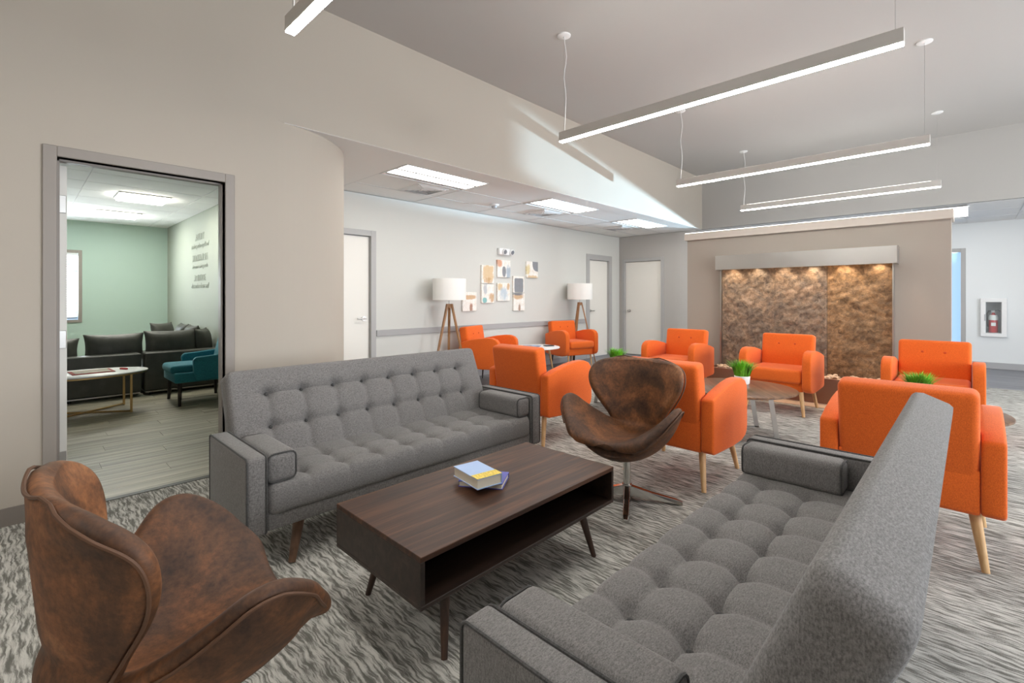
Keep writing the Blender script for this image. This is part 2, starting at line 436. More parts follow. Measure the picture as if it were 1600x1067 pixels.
# far wall with rounded end
wall_with_holes('wall_far', 'x', XF, 0.12, 4.5, YA, ZH, [(4.77, 5.655, 0, 2.09)], 'wall_far')
R2 = 0.6; p2 = [(XF + R2 - R2 * math.cos(PI / 2 * i / 20), 4.5 - R2 * math.sin(PI / 2 * i / 20)) for i in range(21)]
q2 = [(XF + R2 - (R2 - .1) * math.cos(PI / 2 * i / 20), 4.5 - (R2 - .1) * math.sin(PI / 2 * i / 20)) for i in range(21)]
cw = MB()
for i in range(20): cw.prism([p2[i], p2[i + 1], q2[i + 1], q2[i]], 'z', 0, ZH)
cw.box(XF + R2, 11.0, 3.9, 4.0, 0, ZH)
struct(cw.build('wall_far_curve', 'wall_far', smooth=True))
struct(MB().box(XF, XF + 0.1, YR, YW, ZH, ZC).build('wall_bulkhead', 'wall_far'))
# corridor end wall
wall_with_holes('wall_corridor', 'x', XE, 0.20, YR, YA, ZH + 0.05, [(-0.41, -0.21, 0.64, 1.20), (0.11, 2.45, 0, 2.14)], 'wall_white')
# unseen back and side walls
struct(MB().box(XB - 0.1, XB, YR, YW + 0.15, 0, ZC).build('wall_back', 'wall_taupe'))
wall_with_holes('wall_side', 'y', YR, -0.1, XB, XE + 0.1, ZC, [(a, b, 0.8, 2.5) for a, b in WINX], 'wall_taupe')
# side room
struct(MB().box(2.05, 2.15, 4.45, 11.6, 0, ZH + 0.05).build('wall_room_right', 'wall_room'))
struct(MB().box(-2.1, -2.0, 4.04, 11.6, 0, ZH + 0.05).build('wall_room_left', 'wall_room'))
wall_with_holes('wall_room_back', 'y', 11.5, 0.1, -2.1, 2.15, ZH + 0.05, [(-0.55, 0.735, 0.885, 2.08)], 'wall_green')
# water-feature partition
FX = 7.12
struct(MB().box(FX, FX + 0.35, 0.147, 3.12, 0, 2.16).build('wall_feature', 'wall_feature'))
struct(MB().rbox(FX - 0.045, FX + 0.39, 0.125, 3.15, 2.15, 2.255, 0.004, 1).build('trim_2', 'trim_light'))
tag(MB().box(FX - 0.035, FX - 0.015, 0.14, 3.14, 2.2545, 2.261).build('added_glow_strip', emit('strip_glow', (255, 252, 246), 3)), 'thin glowing strip added along the top of the taupe partition', 'glow strip')  # glowing strip added to draw the bright line above the partition
# rails and skirtings
struct(MB().rbox(3.36, 8.262, YA - 0.022, YA, 0.754, 0.839, 0.004, 1).build('trim_3', 'rail'))
struct(MB().box(XB, 0.098, YW - 0.012, YW, 0, 0.10).box(1.092, 1.382, YW - 0.012, YW, 0, 0.10).build('baseboard_left', 'baseboard'))
struct(MB().box(3.36, 8.262, YA - 0.012, YA, 0, 0.10).build('baseboard_hall', 'base_light'))
struct(MB().box(XE - 0.012, XE, YR, 0.05, 0, 0.11).build('baseboard_corridor', 'base_light'))
struct(MB().box(XF - 0.012, XF, 4.35, 4.70, 0, 0.10).build('baseboard_far', 'base_light'))

# ------------------------------------------------------------------ doors
def lever(parent, p, nrm, along, name='handle'):
    p, nrm, along = Vector(p), Vector(nrm), Vector(along)
    m = MB().cyl(p, p + nrm * 0.012, 0.033, n=20).cyl(p + nrm * 0.01, p + nrm * 0.055, 0.011)
    q = p + nrm * 0.05
    m.tube([q - along * 0.012, q + along * 0.06, q + along * 0.11 - nrm * 0.008], 0.010)
    return m.build(name, 'steel', parent, smooth=True)
def frame_y(parent, x0, x1, z, y, depth, w, mat):      # frame round an opening in a wall facing -Y
    for nm, bx in (('jamb', (x0 - w, x0, 0, z + w)), ('jamb', (x1, x1 + w, 0, z + w)), ('head', (x0, x1, z, z + w))):
        MB().rbox(bx[0], bx[1], y - 0.015, y + depth, bx[2], bx[3], 0.003, 1).build(nm, mat, parent)
def frame_x(parent, y0, y1, z, x, depth, w, mat):
    for nm, bx in (('jamb', (y0 - w, y0, 0, z + w)), ('jamb', (y1, y1 + w, 0, z + w)), ('head', (y0, y1, z, z + w))):
        MB().rbox(x - 0.015, x + depth, bx[0], bx[1], bx[2], bx[3], 0.003, 1).build(nm, mat, parent)
d1 = struct(empty('door_1', (0, 0, 0)))
frame_y(d1, DX0, DX1, DZ, YW, 0.165, 0.062, 'frame')
MB().rbox(DX0, DX0 + 0.014, YW + 0.05, YW + 0.10, 0, DZ, 0.002, 1).rbox(DX1 - 0.014, DX1, YW + 0.05, YW + 0.10, 0, DZ, 0.002, 1).rbox(DX0, DX1, YW + 0.05, YW + 0.10, DZ - 0.014, DZ, 0.002, 1).build('door_stop', 'frame', d1)
lf = MB().rbox(0.163, 0.207, 4.06, 4.92, 0.012, 2.10, 0.002, 1).build('leaf', 'door_white', d1)
for z in (1.86, 1.02, 0.27):
    h_ = MB().rbox(0.166, 0.204, 4.052, 4.0605, z - 0.055, z + 0.055, 0.002, 1)
    h_.cyl((0.163, 4.05, z - 0.055), (0.163, 4.05, z + 0.055), 0.008, n=10)
    h_.build('hinge', 'steel', lf)
d2 = struct(empty('door_2', (0, 0, 0)))
frame_y(d2, 2.36, 3.28, 2.105, YA, 0.14, 0.075, 'frame_light')
l2 = MB().rbox(2.363, 3.277, YA + 0.04, YA + 0.084, 0.01, 2.10, 0.002, 1).build('leaf', 'door_white', d2)
lever(l2, (3.20, YA + 0.04, 1.0), (0, -1, 0), (-1, 0, 0))
d3 = struct(empty('door_3', (0, 0, 0)))
frame_y(d3, 8.38, 9.13, 2.09, YA, 0.14, 0.115, 'frame_light')
l3 = MB().rbox(8.383, 9.127, YA + 0.04, YA + 0.084, 0.01, 2.085, 0.002, 1).build('leaf', 'door_white', d3)
lever(l3, (8.46, YA + 0.04, 1.0), (0, -1, 0), (1, 0, 0))
d4 = struct(empty('door_4', (0, 0, 0)))
frame_x(d4, 4.775, 5.65, 2.085, XF, 0.12, 0.068, 'frame_light')
l4 = MB().rbox(XF + 0.03, XF + 0.074, 4.778, 5.647, 0.01, 2.08, 0.002, 1).build('leaf', 'door_white', d4)
kp = Vector((XF + 0.03, 5.55, 0.985))
MB().cyl(kp, kp + Vector((-0.01, 0, 0)), 0.034, n=20).cyl(kp, kp + Vector((-0.045, 0, 0)), 0.012).cyl(kp + Vector((-0.035, 0, 0)), kp + Vector((-0.07, 0, 0)), 0.028, 0.022, 18).build('knob', 'steel', l4, smooth=True)
d5 = struct(empty('door_5', (0, 0, 0)))
frame_x(d5, 0.12, 2.44, 2.13, XE, 0.12, 0.07, 'frame_light')
MB().rbox(XE + 0.03, XE + 0.07, 1.255, 1.305, 0, 2.13, 0.003, 1).build('mullion', 'frame_light', d5)
for a, b in ((0.125, 1.255), (1.305, 2.435)):
    MB().box(XE + 0.045, XE + 0.055, a, b, 0.005, 2.128).build('pane', 'glass_blue', d5)
# side-wall windows (out of frame): frames with clear panes
for i, (a, b) in enumerate(WINX):
    wn = struct(empty('window_%d' % (i + 2), (0, 0, 0)))
    for (x0, x1, z0, z1) in ((a, a + .05, .8, 2.5), (b - .05, b, .8, 2.5), (a, b, .8, .85), (a, b, 2.45, 2.5), ((a + b) / 2 - .025, (a + b) / 2 + .025, .8, 2.5)):
        MB().box(x0, x1, YR - 0.09, YR - 0.03, z0, z1).build('frame_bar', 'frame', wn)
# side-room window with blinds
w1 = struct(empty('window_1', (0, 0, 0)))
WA, WB, WZ0, WZ1 = -0.55, 0.735, 0.885, 2.08
for x0, x1, z0, z1 in ((WA - .05, WA, WZ0 - .05, WZ1 + .05), (WB, WB + .05, WZ0 - .05, WZ1 + .05), (WA, WB, WZ0 - .05, WZ0), (WA, WB, WZ1, WZ1 + .05)):
    MB().rbox(x0, x1, 11.48, 11.59, z0, z1, 0.003, 1).build('frame_bar', 'frame', w1)
MB().box(WA, WB, 11.56, 11.566, WZ0, WZ1).build('pane', 'glass_clear', w1)
sl = MB().prism([(-0.02, 0.010), (-0.02, 0.012), (0.02, -0.008), (0.02, -0.010)], 'x', WA + 0.01, WB - 0.01).build('slat', 'blind', w1)
sl.location = (0, 11.52, WZ0 + 0.03)
for k in range(1, 28):
    q = sl.copy(); COL.objects.link(q); q.location = (0, 11.52, WZ0 + 0.03 + k * 0.041)
MB().rbox(WA + 0.01, WB - 0.01, 11.49, 11.54, WZ1 - 0.045, WZ1, 0.004, 1).build('head_rail', 'blind', w1)

# ------------------------------------------------------------------ lettering on the side-room wall
def lettering(text, y, z, size, name, label, shear=0.0, bold=0.0):
    cu = bpy.data.curves.new('t', 'FONT'); cu.body = text; cu.size = size; cu.align_x = 'CENTER'; cu.extrude = 0.002; cu.shear = shear; cu.offset = bold
    t = bpy.data.objects.new('t', cu); COL.objects.link(t)
    bpy.context.view_layer.update()
    me = bpy.data.meshes.new_from_object(t.evaluated_get(bpy.context.evaluated_depsgraph_get())); bpy.data.objects.remove(t)
    me.materials.append(M['ink']); o = bpy.data.objects.new(name, me); COL.objects.link(o)
    o.rotation_euler = (PI / 2, 0, -PI / 2); o.location = (2.046, y, z)
    return tag(o, label, 'lettering', 'wall lettering')
LY = 9.06
for txt, z, sz, sh, bo, lab in (('ABILITY', 2.225, 0.155, 0, .002, 'grey capital word ABILITY at the top of the wall quote'),
                               ("is what you're capable of", 2.10, 0.105, .3, 0, 'slanted grey line of script just under the word ABILITY'),
                               ('MOTIVATION', 1.885, 0.150, 0, .002, 'grey capital word MOTIVATION in the middle of the wall quote'),
                               ('determines what you do', 1.765, 0.095, .3, 0, 'slanted grey line of script just under the word MOTIVATION'),
                               ('ATTITUDE', 1.555, 0.150, 0, .002, 'grey capital word ATTITUDE low in the wall quote'),
                               ('determines how well', 1.435, 0.125, .3, 0, 'slanted grey line of script at the bottom of the wall quote')):
    lettering(txt, LY, z, sz, 'wall_lettering', lab, sh, bo)

# ------------------------------------------------------------------ ceiling fixtures
def pendant(x, label, y0=0.265, y1=2.72, z=2.71, up='uplens'):
    t = empty('linear_pendant_light', (x, (y0 + y1) / 2, z), 0, label, 'pendant light', 'linear pendant lights')
    L = (y1 - y0) / 2
    MB().rbox(-.0275, .0275, -L, L, 0.008, 0.09, 0.002, 1).build('housing', 'alu', t)
    MB().box(-.024, .024, -L + .004, L - .004, 0.0, 0.010).build('lens', 'lens', t)
    MB().box(-.018, .018, -L + .1, L - .1, 0.0895, 0.092).build('uplight', up, t)
    zc = ZC - z
    for sy in (-1, 1):
        yy = sy * (L - 0.04)
        MB().lathe([(0.001, zc), (0.062, zc), (0.062, zc - 0.008), (0.05, zc - 0.014), (0.01, zc - 0.016), (0.001, zc - 0.03)], 24, (0, yy, 0)).build('canopy', 'white', t, smooth=True)
        MB().cyl((0, yy, 0.088), (0, yy, zc - 0.012), 0.0012, n=6).build('wire', 'steel', t)
    yy = L - 0.055
    MB().tube([(0.006 * math.sin(k * 1.3), yy + 0.010 * math.sin(k * 0.9 + 1), 0.088 + (zc - 0.105) * k / 14) for k in range(15)], 0.0032, 6).build('cord', 'white', t, smooth=True)
    return t
pendant(1.02, 'linear pendant light cut off by the top edge above the side room wall', 0.265, 2.66, up='uplens_dim')
pendant(3.468, 'largest linear pendant light crossing the upper right, nearest one fully in view')
pendant(5.905, 'middle linear pendant light hanging beyond the largest one')
pendant(-1.42, 'linear pendant light hanging behind the viewer', up='uplens_dim')
pendant(8.27, 'farthest and smallest linear pendant light, nearest the stone water wall')

def troffer(name, x0, x1, y0, y1, z, lab, mat, along='x', cat='ceiling light', group='recessed ceiling lights'):
    t = empty(name, ((x0 + x1) / 2, (y0 + y1) / 2, z), 0, lab, cat, group)
    a, b = (x1 - x0) / 2, (y1 - y0) / 2
    f = 0.018
    for nm, q in (('rim', (-a, a, -b, -b + f)), ('rim', (-a, a, b - f, b)), ('rim', (-a, -a + f, -b + f, b - f)), ('rim', (a - f, a, -b + f, b - f))):
        MB().box(*q, -0.004, 0.012).build(nm, 'white', t)
    MB().box(-a, a, -b, b, 0.010, 0.0115).build('pan', 'white', t)
    if along == 'x':
        for yy, hw in ((-b * 0.56, b * 0.32), (b * 0.24, b * 0.32)):
            MB().box(-a + f, a - f, yy - hw, yy + hw, 0.001, 0.008).build('lens', mat, t)
        MB().box(-a + f, a - f, -b * .23, -b * .09, -0.003, 0.009).build('divider', 'rail', t)
        MB().box(-a + f, a - f, b * 0.58, b * .70, -0.003, 0.009).build('divider', 'rail', t)
    else: MB().rbox(-a + f, a - f, -b + f, b - f, -0.035, 0.008, 0.01, 2).build('lens', mat, t)
    return t
for k, lab in ((0, 'largest recessed hall light, nearest the rounded wall end'), (2, 'middle recessed light in the hall ceiling'), (4, 'farthest recessed hall light, nearest the corner doors')):
    x0 = GX0 + GW * k
    troffer('recessed_ceiling_light', x0 + 0.012, x0 + GW - 0.012, GY[0] + 0.012, GY[1] - 0.012, ZH - 0.001, lab, 'troffer')
troffer('recessed_ceiling_light', 9.85, 11.05, 0.0, 0.58, ZH - 0.012, 'recessed light in the corridor ceiling at the right end of the taupe partition', 'troffer')
troffer('recessed_ceiling_light', 0.90, 1.46, 7.92, 8.46, ZH - 0.012, 'nearer of the two square lights in the side room ceiling', 'troffer_room', 'y')
troffer('recessed_ceiling_light', 0.84, 1.40, 9.78, 10.35, ZH - 0.012, 'farther of the two square lights in the side room ceiling', 'troffer_room', 'y')
def vent(x, y, lab):
    t = empty('ceiling_vent', (x, y, ZH), 0, lab, 'vent', 'square ceiling air vents')
    MB().box(-.23, .23, -.23, .23, -0.002, 0.004).build('plate', 'white', t)
    for i, r in enumerate((0.21, 0.155, 0.10, 0.05)):
        m = MB(); z = -0.006 - i * 0.004
        for sx, sy in ((1, 0), (-1, 0), (0, 1), (0, -1)):
            if sx: m.prism([(sx * r, -0.004), (sx * (r - .03), -0.018), (sx * (r - .034), -0.016), (sx * (r - .004), -0.002)], 'y', -r, r)
            else: m.prism([(sy * r, -0.004), (sy * (r - .03), -0.018), (sy * (r - .034), -0.016), (sy * (r - .004), -0.002)], 'x', -r, r)
        m.build('louvre', 'white', t)
vent(3.58, 5.02, 'square air vent beside the largest hall light'); vent(5.93, 5.02, 'square air vent beside the middle hall light'); vent(8.25, 5.02, 'square air vent beside the farthest hall light')
t = empty('smoke_detector', (4.9, 5.09, ZH), 0, 'small round sensor on the hall ceiling between two vents', 'smoke detector')
MB().lathe([(0.07, 0.002), (0.07, -0.012), (0.05, -0.02)], 24).build('base', 'white', t, smooth=True)
MB().lathe([(0.042, -0.02), (0.036, -0.045), (0.012, -0.055)], 20).build('head', 'cab_grey', t, smooth=True)

# ------------------------------------------------------------------ emergency light
t = empty('emergency_light', (5.80, YA, 2.07), 0, 'white twin-head emergency light on the wall above the canvases', 'emergency light')
MB().rbox(-.15, .10, -.07, 0, -.06, .055, 0.012, 2).build('body', 'white', t, smooth=True)
for x in (-.05, .13):
    hd = MB().cyl((x, -.05, 0.0), (x, -.10, -.012), 0.045, 0.05, 20).build('lamp_head', 'white', t, smooth=True)
    MB().cyl((x, -.10, -.012), (x, -.104, -.013), 0.038, n=20).build('reflector', 'steel', hd)

# ------------------------------------------------------------------ canvases
def canvas_mat(name, blobs):
    n = NT(name); n.b.inputs['Roughness'].default_value = 0.7
    tc = n.n('ShaderNodeTexCoord'); sep = n.n('ShaderNodeSeparateXYZ'); n.l(tc.outputs['Object'], sep.inputs[0])
    nv = n.noise(n.coord((14, 1, 9)), 1.0, 5, 0.7); nv2 = n.noise(n.coord((30, 1, 14), loc=(3, 0, 5)), 1.0, 4, 0.7)
    col = n.ramp(nv2, [(0.35, (224, 216, 204)), (0.6, (242, 240, 236))])
    for (c, x, z, rx, rz, soft, wob, *ex) in blobs:
        ex = ex[0] if ex else 2.4
        def mth(op, a, b=None, clamp=False):
            q = n.n('ShaderNodeMath', operation=op); q.use_clamp = clamp
            for i, vv in enumerate((a, b)):
                if vv is None: continue
                if isinstance(vv, (int, float)): q.inputs[i].default_value = vv
                else: n.l(vv, q.inputs[i])
            return q.outputs[0]
        dx = mth('POWER', mth('ABSOLUTE', mth('DIVIDE', mth('SUBTRACT', sep.outputs[0], x), rx)), ex)
        dz = mth('POWER', mth('ABSOLUTE', mth('DIVIDE', mth('SUBTRACT', sep.outputs[2], z), rz)), ex)
        dd = mth('ADD', mth('ADD', dx, dz), mth('MULTIPLY', mth('SUBTRACT', nv, 0.5), wob * 2.6))
        f = mth('MULTIPLY', mth('DIVIDE', mth('SUBTRACT', 1.0 + soft, dd), 2 * soft, True), 0.85)
        col = n.mix(f, col, c)
    n.base(col); return n.m
OC, TN, SL, TL, RU = (212, 182, 136), (198, 160, 116), (106, 112, 122), (104, 176, 176), (208, 146, 110)
CV = [((5.269, 5.551, 1.516, 1.819), [(OC, .01, .02, .12, .13, .5, 1.6, 4), (TN, .0, -.10, .08, .05, .5, 2)], 'tan blotched canvas, upper of the left stacked pair'),
      ((5.269, 5.547, 1.192, 1.504), [(TN, .10, -.06, .07, .07, .5, 2), (TL, -.07, -.11, .05, .045, .2, .6), ((180, 186, 190), -.06, .08, .04, .09, .6, 2)], 'white canvas with a teal spot in its lower corner'),
      ((5.630, 5.945, 1.629, 1.925), [(RU, -.11, .10, .06, .07, .5, 1.5), ((150, 168, 184), .11, -.05, .06, .11, .6, 1.5), (SL, .0, -.05, .045, .09, .15, .4)], 'canvas with a rust corner and dark teardrop, below the emergency light'),
      ((5.630, 5.935, 1.224, 1.531), [(OC, -.09, .09, .06, .06, .4, 2), (TN, .11, .08, .035, .07, .5, 2), ((178, 194, 206), .0, -.03, .09, .1, .8, 2)], 'pale canvas with ochre and brown smudges, below the teardrop canvas'),
      ((6.019, 6.299, 1.370, 1.660), [(SL, .0, -.015, .115, .125, .15, .3, 9)], 'canvas almost filled by a slate grey block'),
      ((6.025, 6.315, 1.049, 1.358), [(TN, -.03, .10, .12, .05, .5, 1.5), (SL, -.03, .145, .12, .03, .4, 1), ((150, 110, 84), .0, -.1, .03, .07, .5, 2)], 'canvas with a brown band and white streaks under the slate one'),
      ((6.368, 6.680, 1.644, 1.939), [(SL, .14, .12, .14, .15, .05, .2), ((214, 196, 140), -.12, .0, .05, .08, .7, 2), (OC, .0, -.14, .14, .035, .6, 2)], 'canvas with a dark quarter disc, farthest right of the set'),
      ((4.862, 5.155, 1.065, 1.369), [(TN, .0, .07, .15, .035, .5, 1.5), ((160, 110, 84), .03, -.09, .035, .06, .5, 2)], 'canvas with a tan band partly behind the nearer lamp shade')]
for i, ((x0, x1, z0, z1), blobs, lab) in enumerate(CV):
    hw, hh = (x1 - x0) / 2, (z1 - z0) / 2
    o = MB().rbox(-hw, hw, -0.017, 0.017, -hh, hh, 0.003, 1).build('art_canvas', canvas_mat('canvas_paint_%d' % i, blobs))
    o.location = ((x0 + x1) / 2, YA - 0.0175, (z0 + z1) / 2)
    tag(o, lab, 'painting', 'small abstract canvases on the hall wall')

# ------------------------------------------------------------------ sofas
def tuft_surface(L, D, rows, cols, vmin, T, edge=0.045, amp=0.022, nu=190, nv=62, colstart=None):
    """returns verts grid heights h(u,v) over u in [-L/2,L/2], v in [0,D]"""
    du = cols[1] - cols[0]
    def h(u, v):
        # rounded edges
        e = min(L / 2 - abs(u), v, D - v); e = max(e, 0)
        z = T if e >= edge else T - edge + math.sqrt(max(0, edge * edge - (edge - e) ** 2))
        # column creases
        dcol = min(abs(u - c) for c in cols); lo, hi = vmin
        inside = 1.0
        if v < lo: inside = max(0, 1 - (lo - v) / 0.05)
        if v > hi: inside = max(0, 1 - (v - hi) / 0.03)
        z -= inside * amp * math.exp(-dcol / 0.022)
        iu = 1.0 if cols[0] - .02 <= u <= cols[-1] + .02 else max(0, 1 - (min(abs(u - cols[0]), abs(u - cols[-1])) - .02) / 0.08)
        for r in rows:
            z -= iu * amp * math.exp(-abs(v - r) / 0.022)
            d2 = dcol * dcol + (v - r) ** 2
            z -= 0.024 * math.exp(-d2 / 0.0011) * (1 if d2 < .02 else 0)
        return z
    return h, nu, nv
def tuft_pad(mtx, L, D, T, rows, cols, vmin, edge, amp, nu=190, nv=62):
    h, nu, nv = tuft_surface(L, D, rows, cols, vmin, T, edge, amp, nu, nv)
    vs, fs = [], []
    def samp(n, lo, hi):   # denser at the edges
        return [lo + (hi - lo) * (i / n) for i in range(n + 1)]
    U = samp(nu, -L / 2, L / 2); V = samp(nv, 0, D)
    rc = 0.042
    def rnd_c(u, v):
        du = abs(u) - (L / 2 - rc); dv = (v - (D - rc)) if v > D / 2 else (rc - v)
        if du <= 0 or dv <= 0: return u, v
        k = max(du, dv) / math.hypot(du, dv)
        return math.copysign(L / 2 - rc + du * k, u), ((D - rc) + dv * k if v > D / 2 else rc - dv * k)
    for v in V:
        for u in U:
            a_, b_ = rnd_c(u, v); vs.append(mtx @ Vector((a_, b_, h(u, v))))
    W = nu + 1
    for j in range(nv):
        for i in range(nu): fs.append((j * W + i, j * W + i + 1, (j + 1) * W + i + 1, (j + 1) * W + i))
    # skirt and bottom
    loop = list(range(W)) + [j * W + nu for j in range(1, nv + 1)] + [nv * W + i for i in range(nu - 1, -1, -1)] + [j * W for j in range(nv - 1, 0, -1)]
    n = len(loop); prev = loop
    for ins, hh in ((0, .022), (.006, .006), (.022, 0.0)):
        base = len(vs)
        for idx in loop:
            j, i = divmod(idx, W); a_, b_ = rnd_c(U[i], V[j])
            vs.append(mtx @ Vector((a_ * (1 - 2 * ins / L), ins + b_ * (D - 2 * ins) / D, hh)))
        cur = [base + k for k in range(n)]
        for k in range(n): fs.append((prev[k], prev[(k + 1) % n], cur[(k + 1) % n], cur[k]))
        prev = cur
    fs.append(tuple(prev))
    return MB().add(vs, fs)
def rect_loop(x, y0, y1, z0, z1, r=0.015):
    out = []
    for (cy_, cz_, a0) in ((y1 - r, z1 - r, 0), (y0 + r, z1 - r, 90), (y0 + r, z0 + r, 180), (y1 - r, z0 + r, 270)):
        for k in range(4):
            a = math.radians(a0 + 30 * k); out.append((x, cy_ + r * math.cos(a), cz_ + r * math.sin(a)))
    return out
SC = [-0.7 + 0.2 * i for i in range(8)]
def make_sofa(label, BL=.545):
    t = empty('tufted_sofa', (0, 0, 0), 0, label, 'sofa', 'grey tufted sofas facing each other')
    MB().rbox(-.903, .903, -.388, .17, .205, .29, 0.012, 2).build('base_frame', 'grey', t, smooth=True)
    seat = tuft_pad(Matrix.Translation((0, -.40, .275)), 1.808, .60, .150, [.14, .31], SC, (.0, .6), .045, .018).build('seat', 'grey', t, smooth=True)
    for r in (.14, .31):
        for x in SC: MB().lathe([(0.001, .004), (.007, .003), (.010, 0), (.007, -.003)], 10, (x, -.40 + r, .275 + .150 - .043)).build('button', 'piping', seat, smooth=True)  # dark button colour paints the soft shade in the seat tufts
    ang = math.atan2(.21, .50)
    # back pad frame: v runs up the tilt, normal faces the front
    up = Vector((0, math.sin(ang), math.cos(ang))); nrm = Vector((0, -math.cos(ang), math.sin(ang)))
    org = Vector((0, .035, .375)) - nrm * 0.0
    T = 0.135
    mt = Matrix(((1, 0, 0, 0), (0, up.y, nrm.y, 0), (0, up.z, nrm.z, 0), (0, 0, 0, 1)))
    mt = Matrix.Translation(org - nrm * T) @ mt
    back = tuft_pad(mt, 1.808, BL, T, [.205, .395], SC, (.0, .395), .030, .018).build('backrest', 'grey', t, smooth=True)
    for r in (.205, .395):
        for x in SC:
            p = mt @ Vector((x, r, T - .042))
            MB().cyl(p, p + nrm * .005, .010, .006, 10).build('button', 'piping', back, smooth=True)  # dark colour again stands for soft shade in the back tufts
    MB().rbox(-.80, .80, .0, .16, .24, .40, 0.01, 1).build('back_support', 'piping', t)
    for s in (-1, 1):
        x0, x1 = sorted((s * .907, s * .995))
        arm = MB().rbox(x0, x1, -.402, .185, .20, .562, 0.018, 3).build('arm', 'grey', t, smooth=True)
        MB().tube(rect_loop(s * .992, -.400, .183, .202, .560, .02), .0045, 6, True).build('piping', 'piping', arm, smooth=True)
        MB().tube(rect_loop(s * .910, -.400, .183, .202, .560, .02), .0045, 6, True).build('piping', 'piping', arm, smooth=True)
        b0, b1 = sorted((s * .765, s * .903))
        bo = MB().rbox(b0, b1, -.388, .03, .418, .560, 0.030, 4).build('bolster', 'grey', t, smooth=True)
        for yy in (-.380, .022):
            lp = [(p[1], yy, p[2]) for p in rect_loop(0, b0 + .006, b1 - .006, .424, .554, .028)]
            MB().tube(lp, .0045, 6, True).build('piping', 'piping', bo, smooth=True)
        for y, dy in ((-.26, -.08), (.08, .06)):
            MB().cyl((s * .70, y, .215), (s * .775, y + dy, 0), .030, .017, 16).build('leg', 'sofa_leg', t, smooth=True)
    return t
sofa = make_sofa('grey tufted sofa standing along the wall beside the side room door')
sofa.location = (1.69, 2.70, 0)
sofa2 = make_sofa('grey tufted sofa in the foreground, its back towards the right', .575)
sofa2.location = (1.68, .42, 0); sofa2.rotation_euler = (0, 0, PI)

# ------------------------------------------------------------------ coffee table and books
t = empty('coffee_table', (1.51, 1.605, 0), 0, 'dark walnut coffee table with an open shelf between the sofas', 'coffee table')
a, b = .59, .30
MB().rbox(-a, a, -b, b, .400, .42, .002, 1).build('top', 'walnut', t)
MB().rbox(-a, a, -b, b, .240, .256, .002, 1).build('bottom', 'walnut_dark', t)
for s in (-1, 1):
    x0, x1 = sorted((s * a, s * (a - .018)))
    MB().rbox(x0, x1, -b, b, .256, .400, .0015, 1).build('end_panel', 'walnut_dark', t)
MB().box(-a + .018, a - .018, b - .016, b, .256, .400).build('back_panel', 'walnut_dark', t)
for sx in (-1, 1):
    for sy in (-1, 1):
        MB().cyl((sx * .42, sy * .21, .241), (sx * .465, sy * .265, 0), .021, .012, 16).build('leg', 'walnut_leg', t, smooth=True)
def book(cx, cy, z, w, l, h, rz, cover, lab, band=False):
    t = empty('book', (cx, cy, z), rz, lab, 'book', 'books stacked on the coffee table')
    MB().box(-w / 2 + .003, w / 2 - .004, -l / 2 + .004, l / 2 - .004, .003, h - .003).build('pages', 'page', t)
    c = MB().box(-w / 2, w / 2, -l / 2, l / 2, 0, .003).box(-w / 2, w / 2, -l / 2, l / 2, h - .003, h).box(w / 2 - .003, w / 2, -l / 2, l / 2, .003, h - .003).build('cover', cover, t)
    if band: MB().box(-w / 2, w / 2, -l / 2, -l / 2 + .055, h - .0005, h + .0008).build('title_band', 'cover_yellow', c)
book(1.507, 1.632, .42, .15, .205, .026, math.radians(33), 'cover_blue', 'indigo book with white page edges under the other book')
book(1.458, 1.625, .446, .132, .205, .046, math.radians(-9), 'cover_light', 'thick pale blue book with a yellow band on top', True)

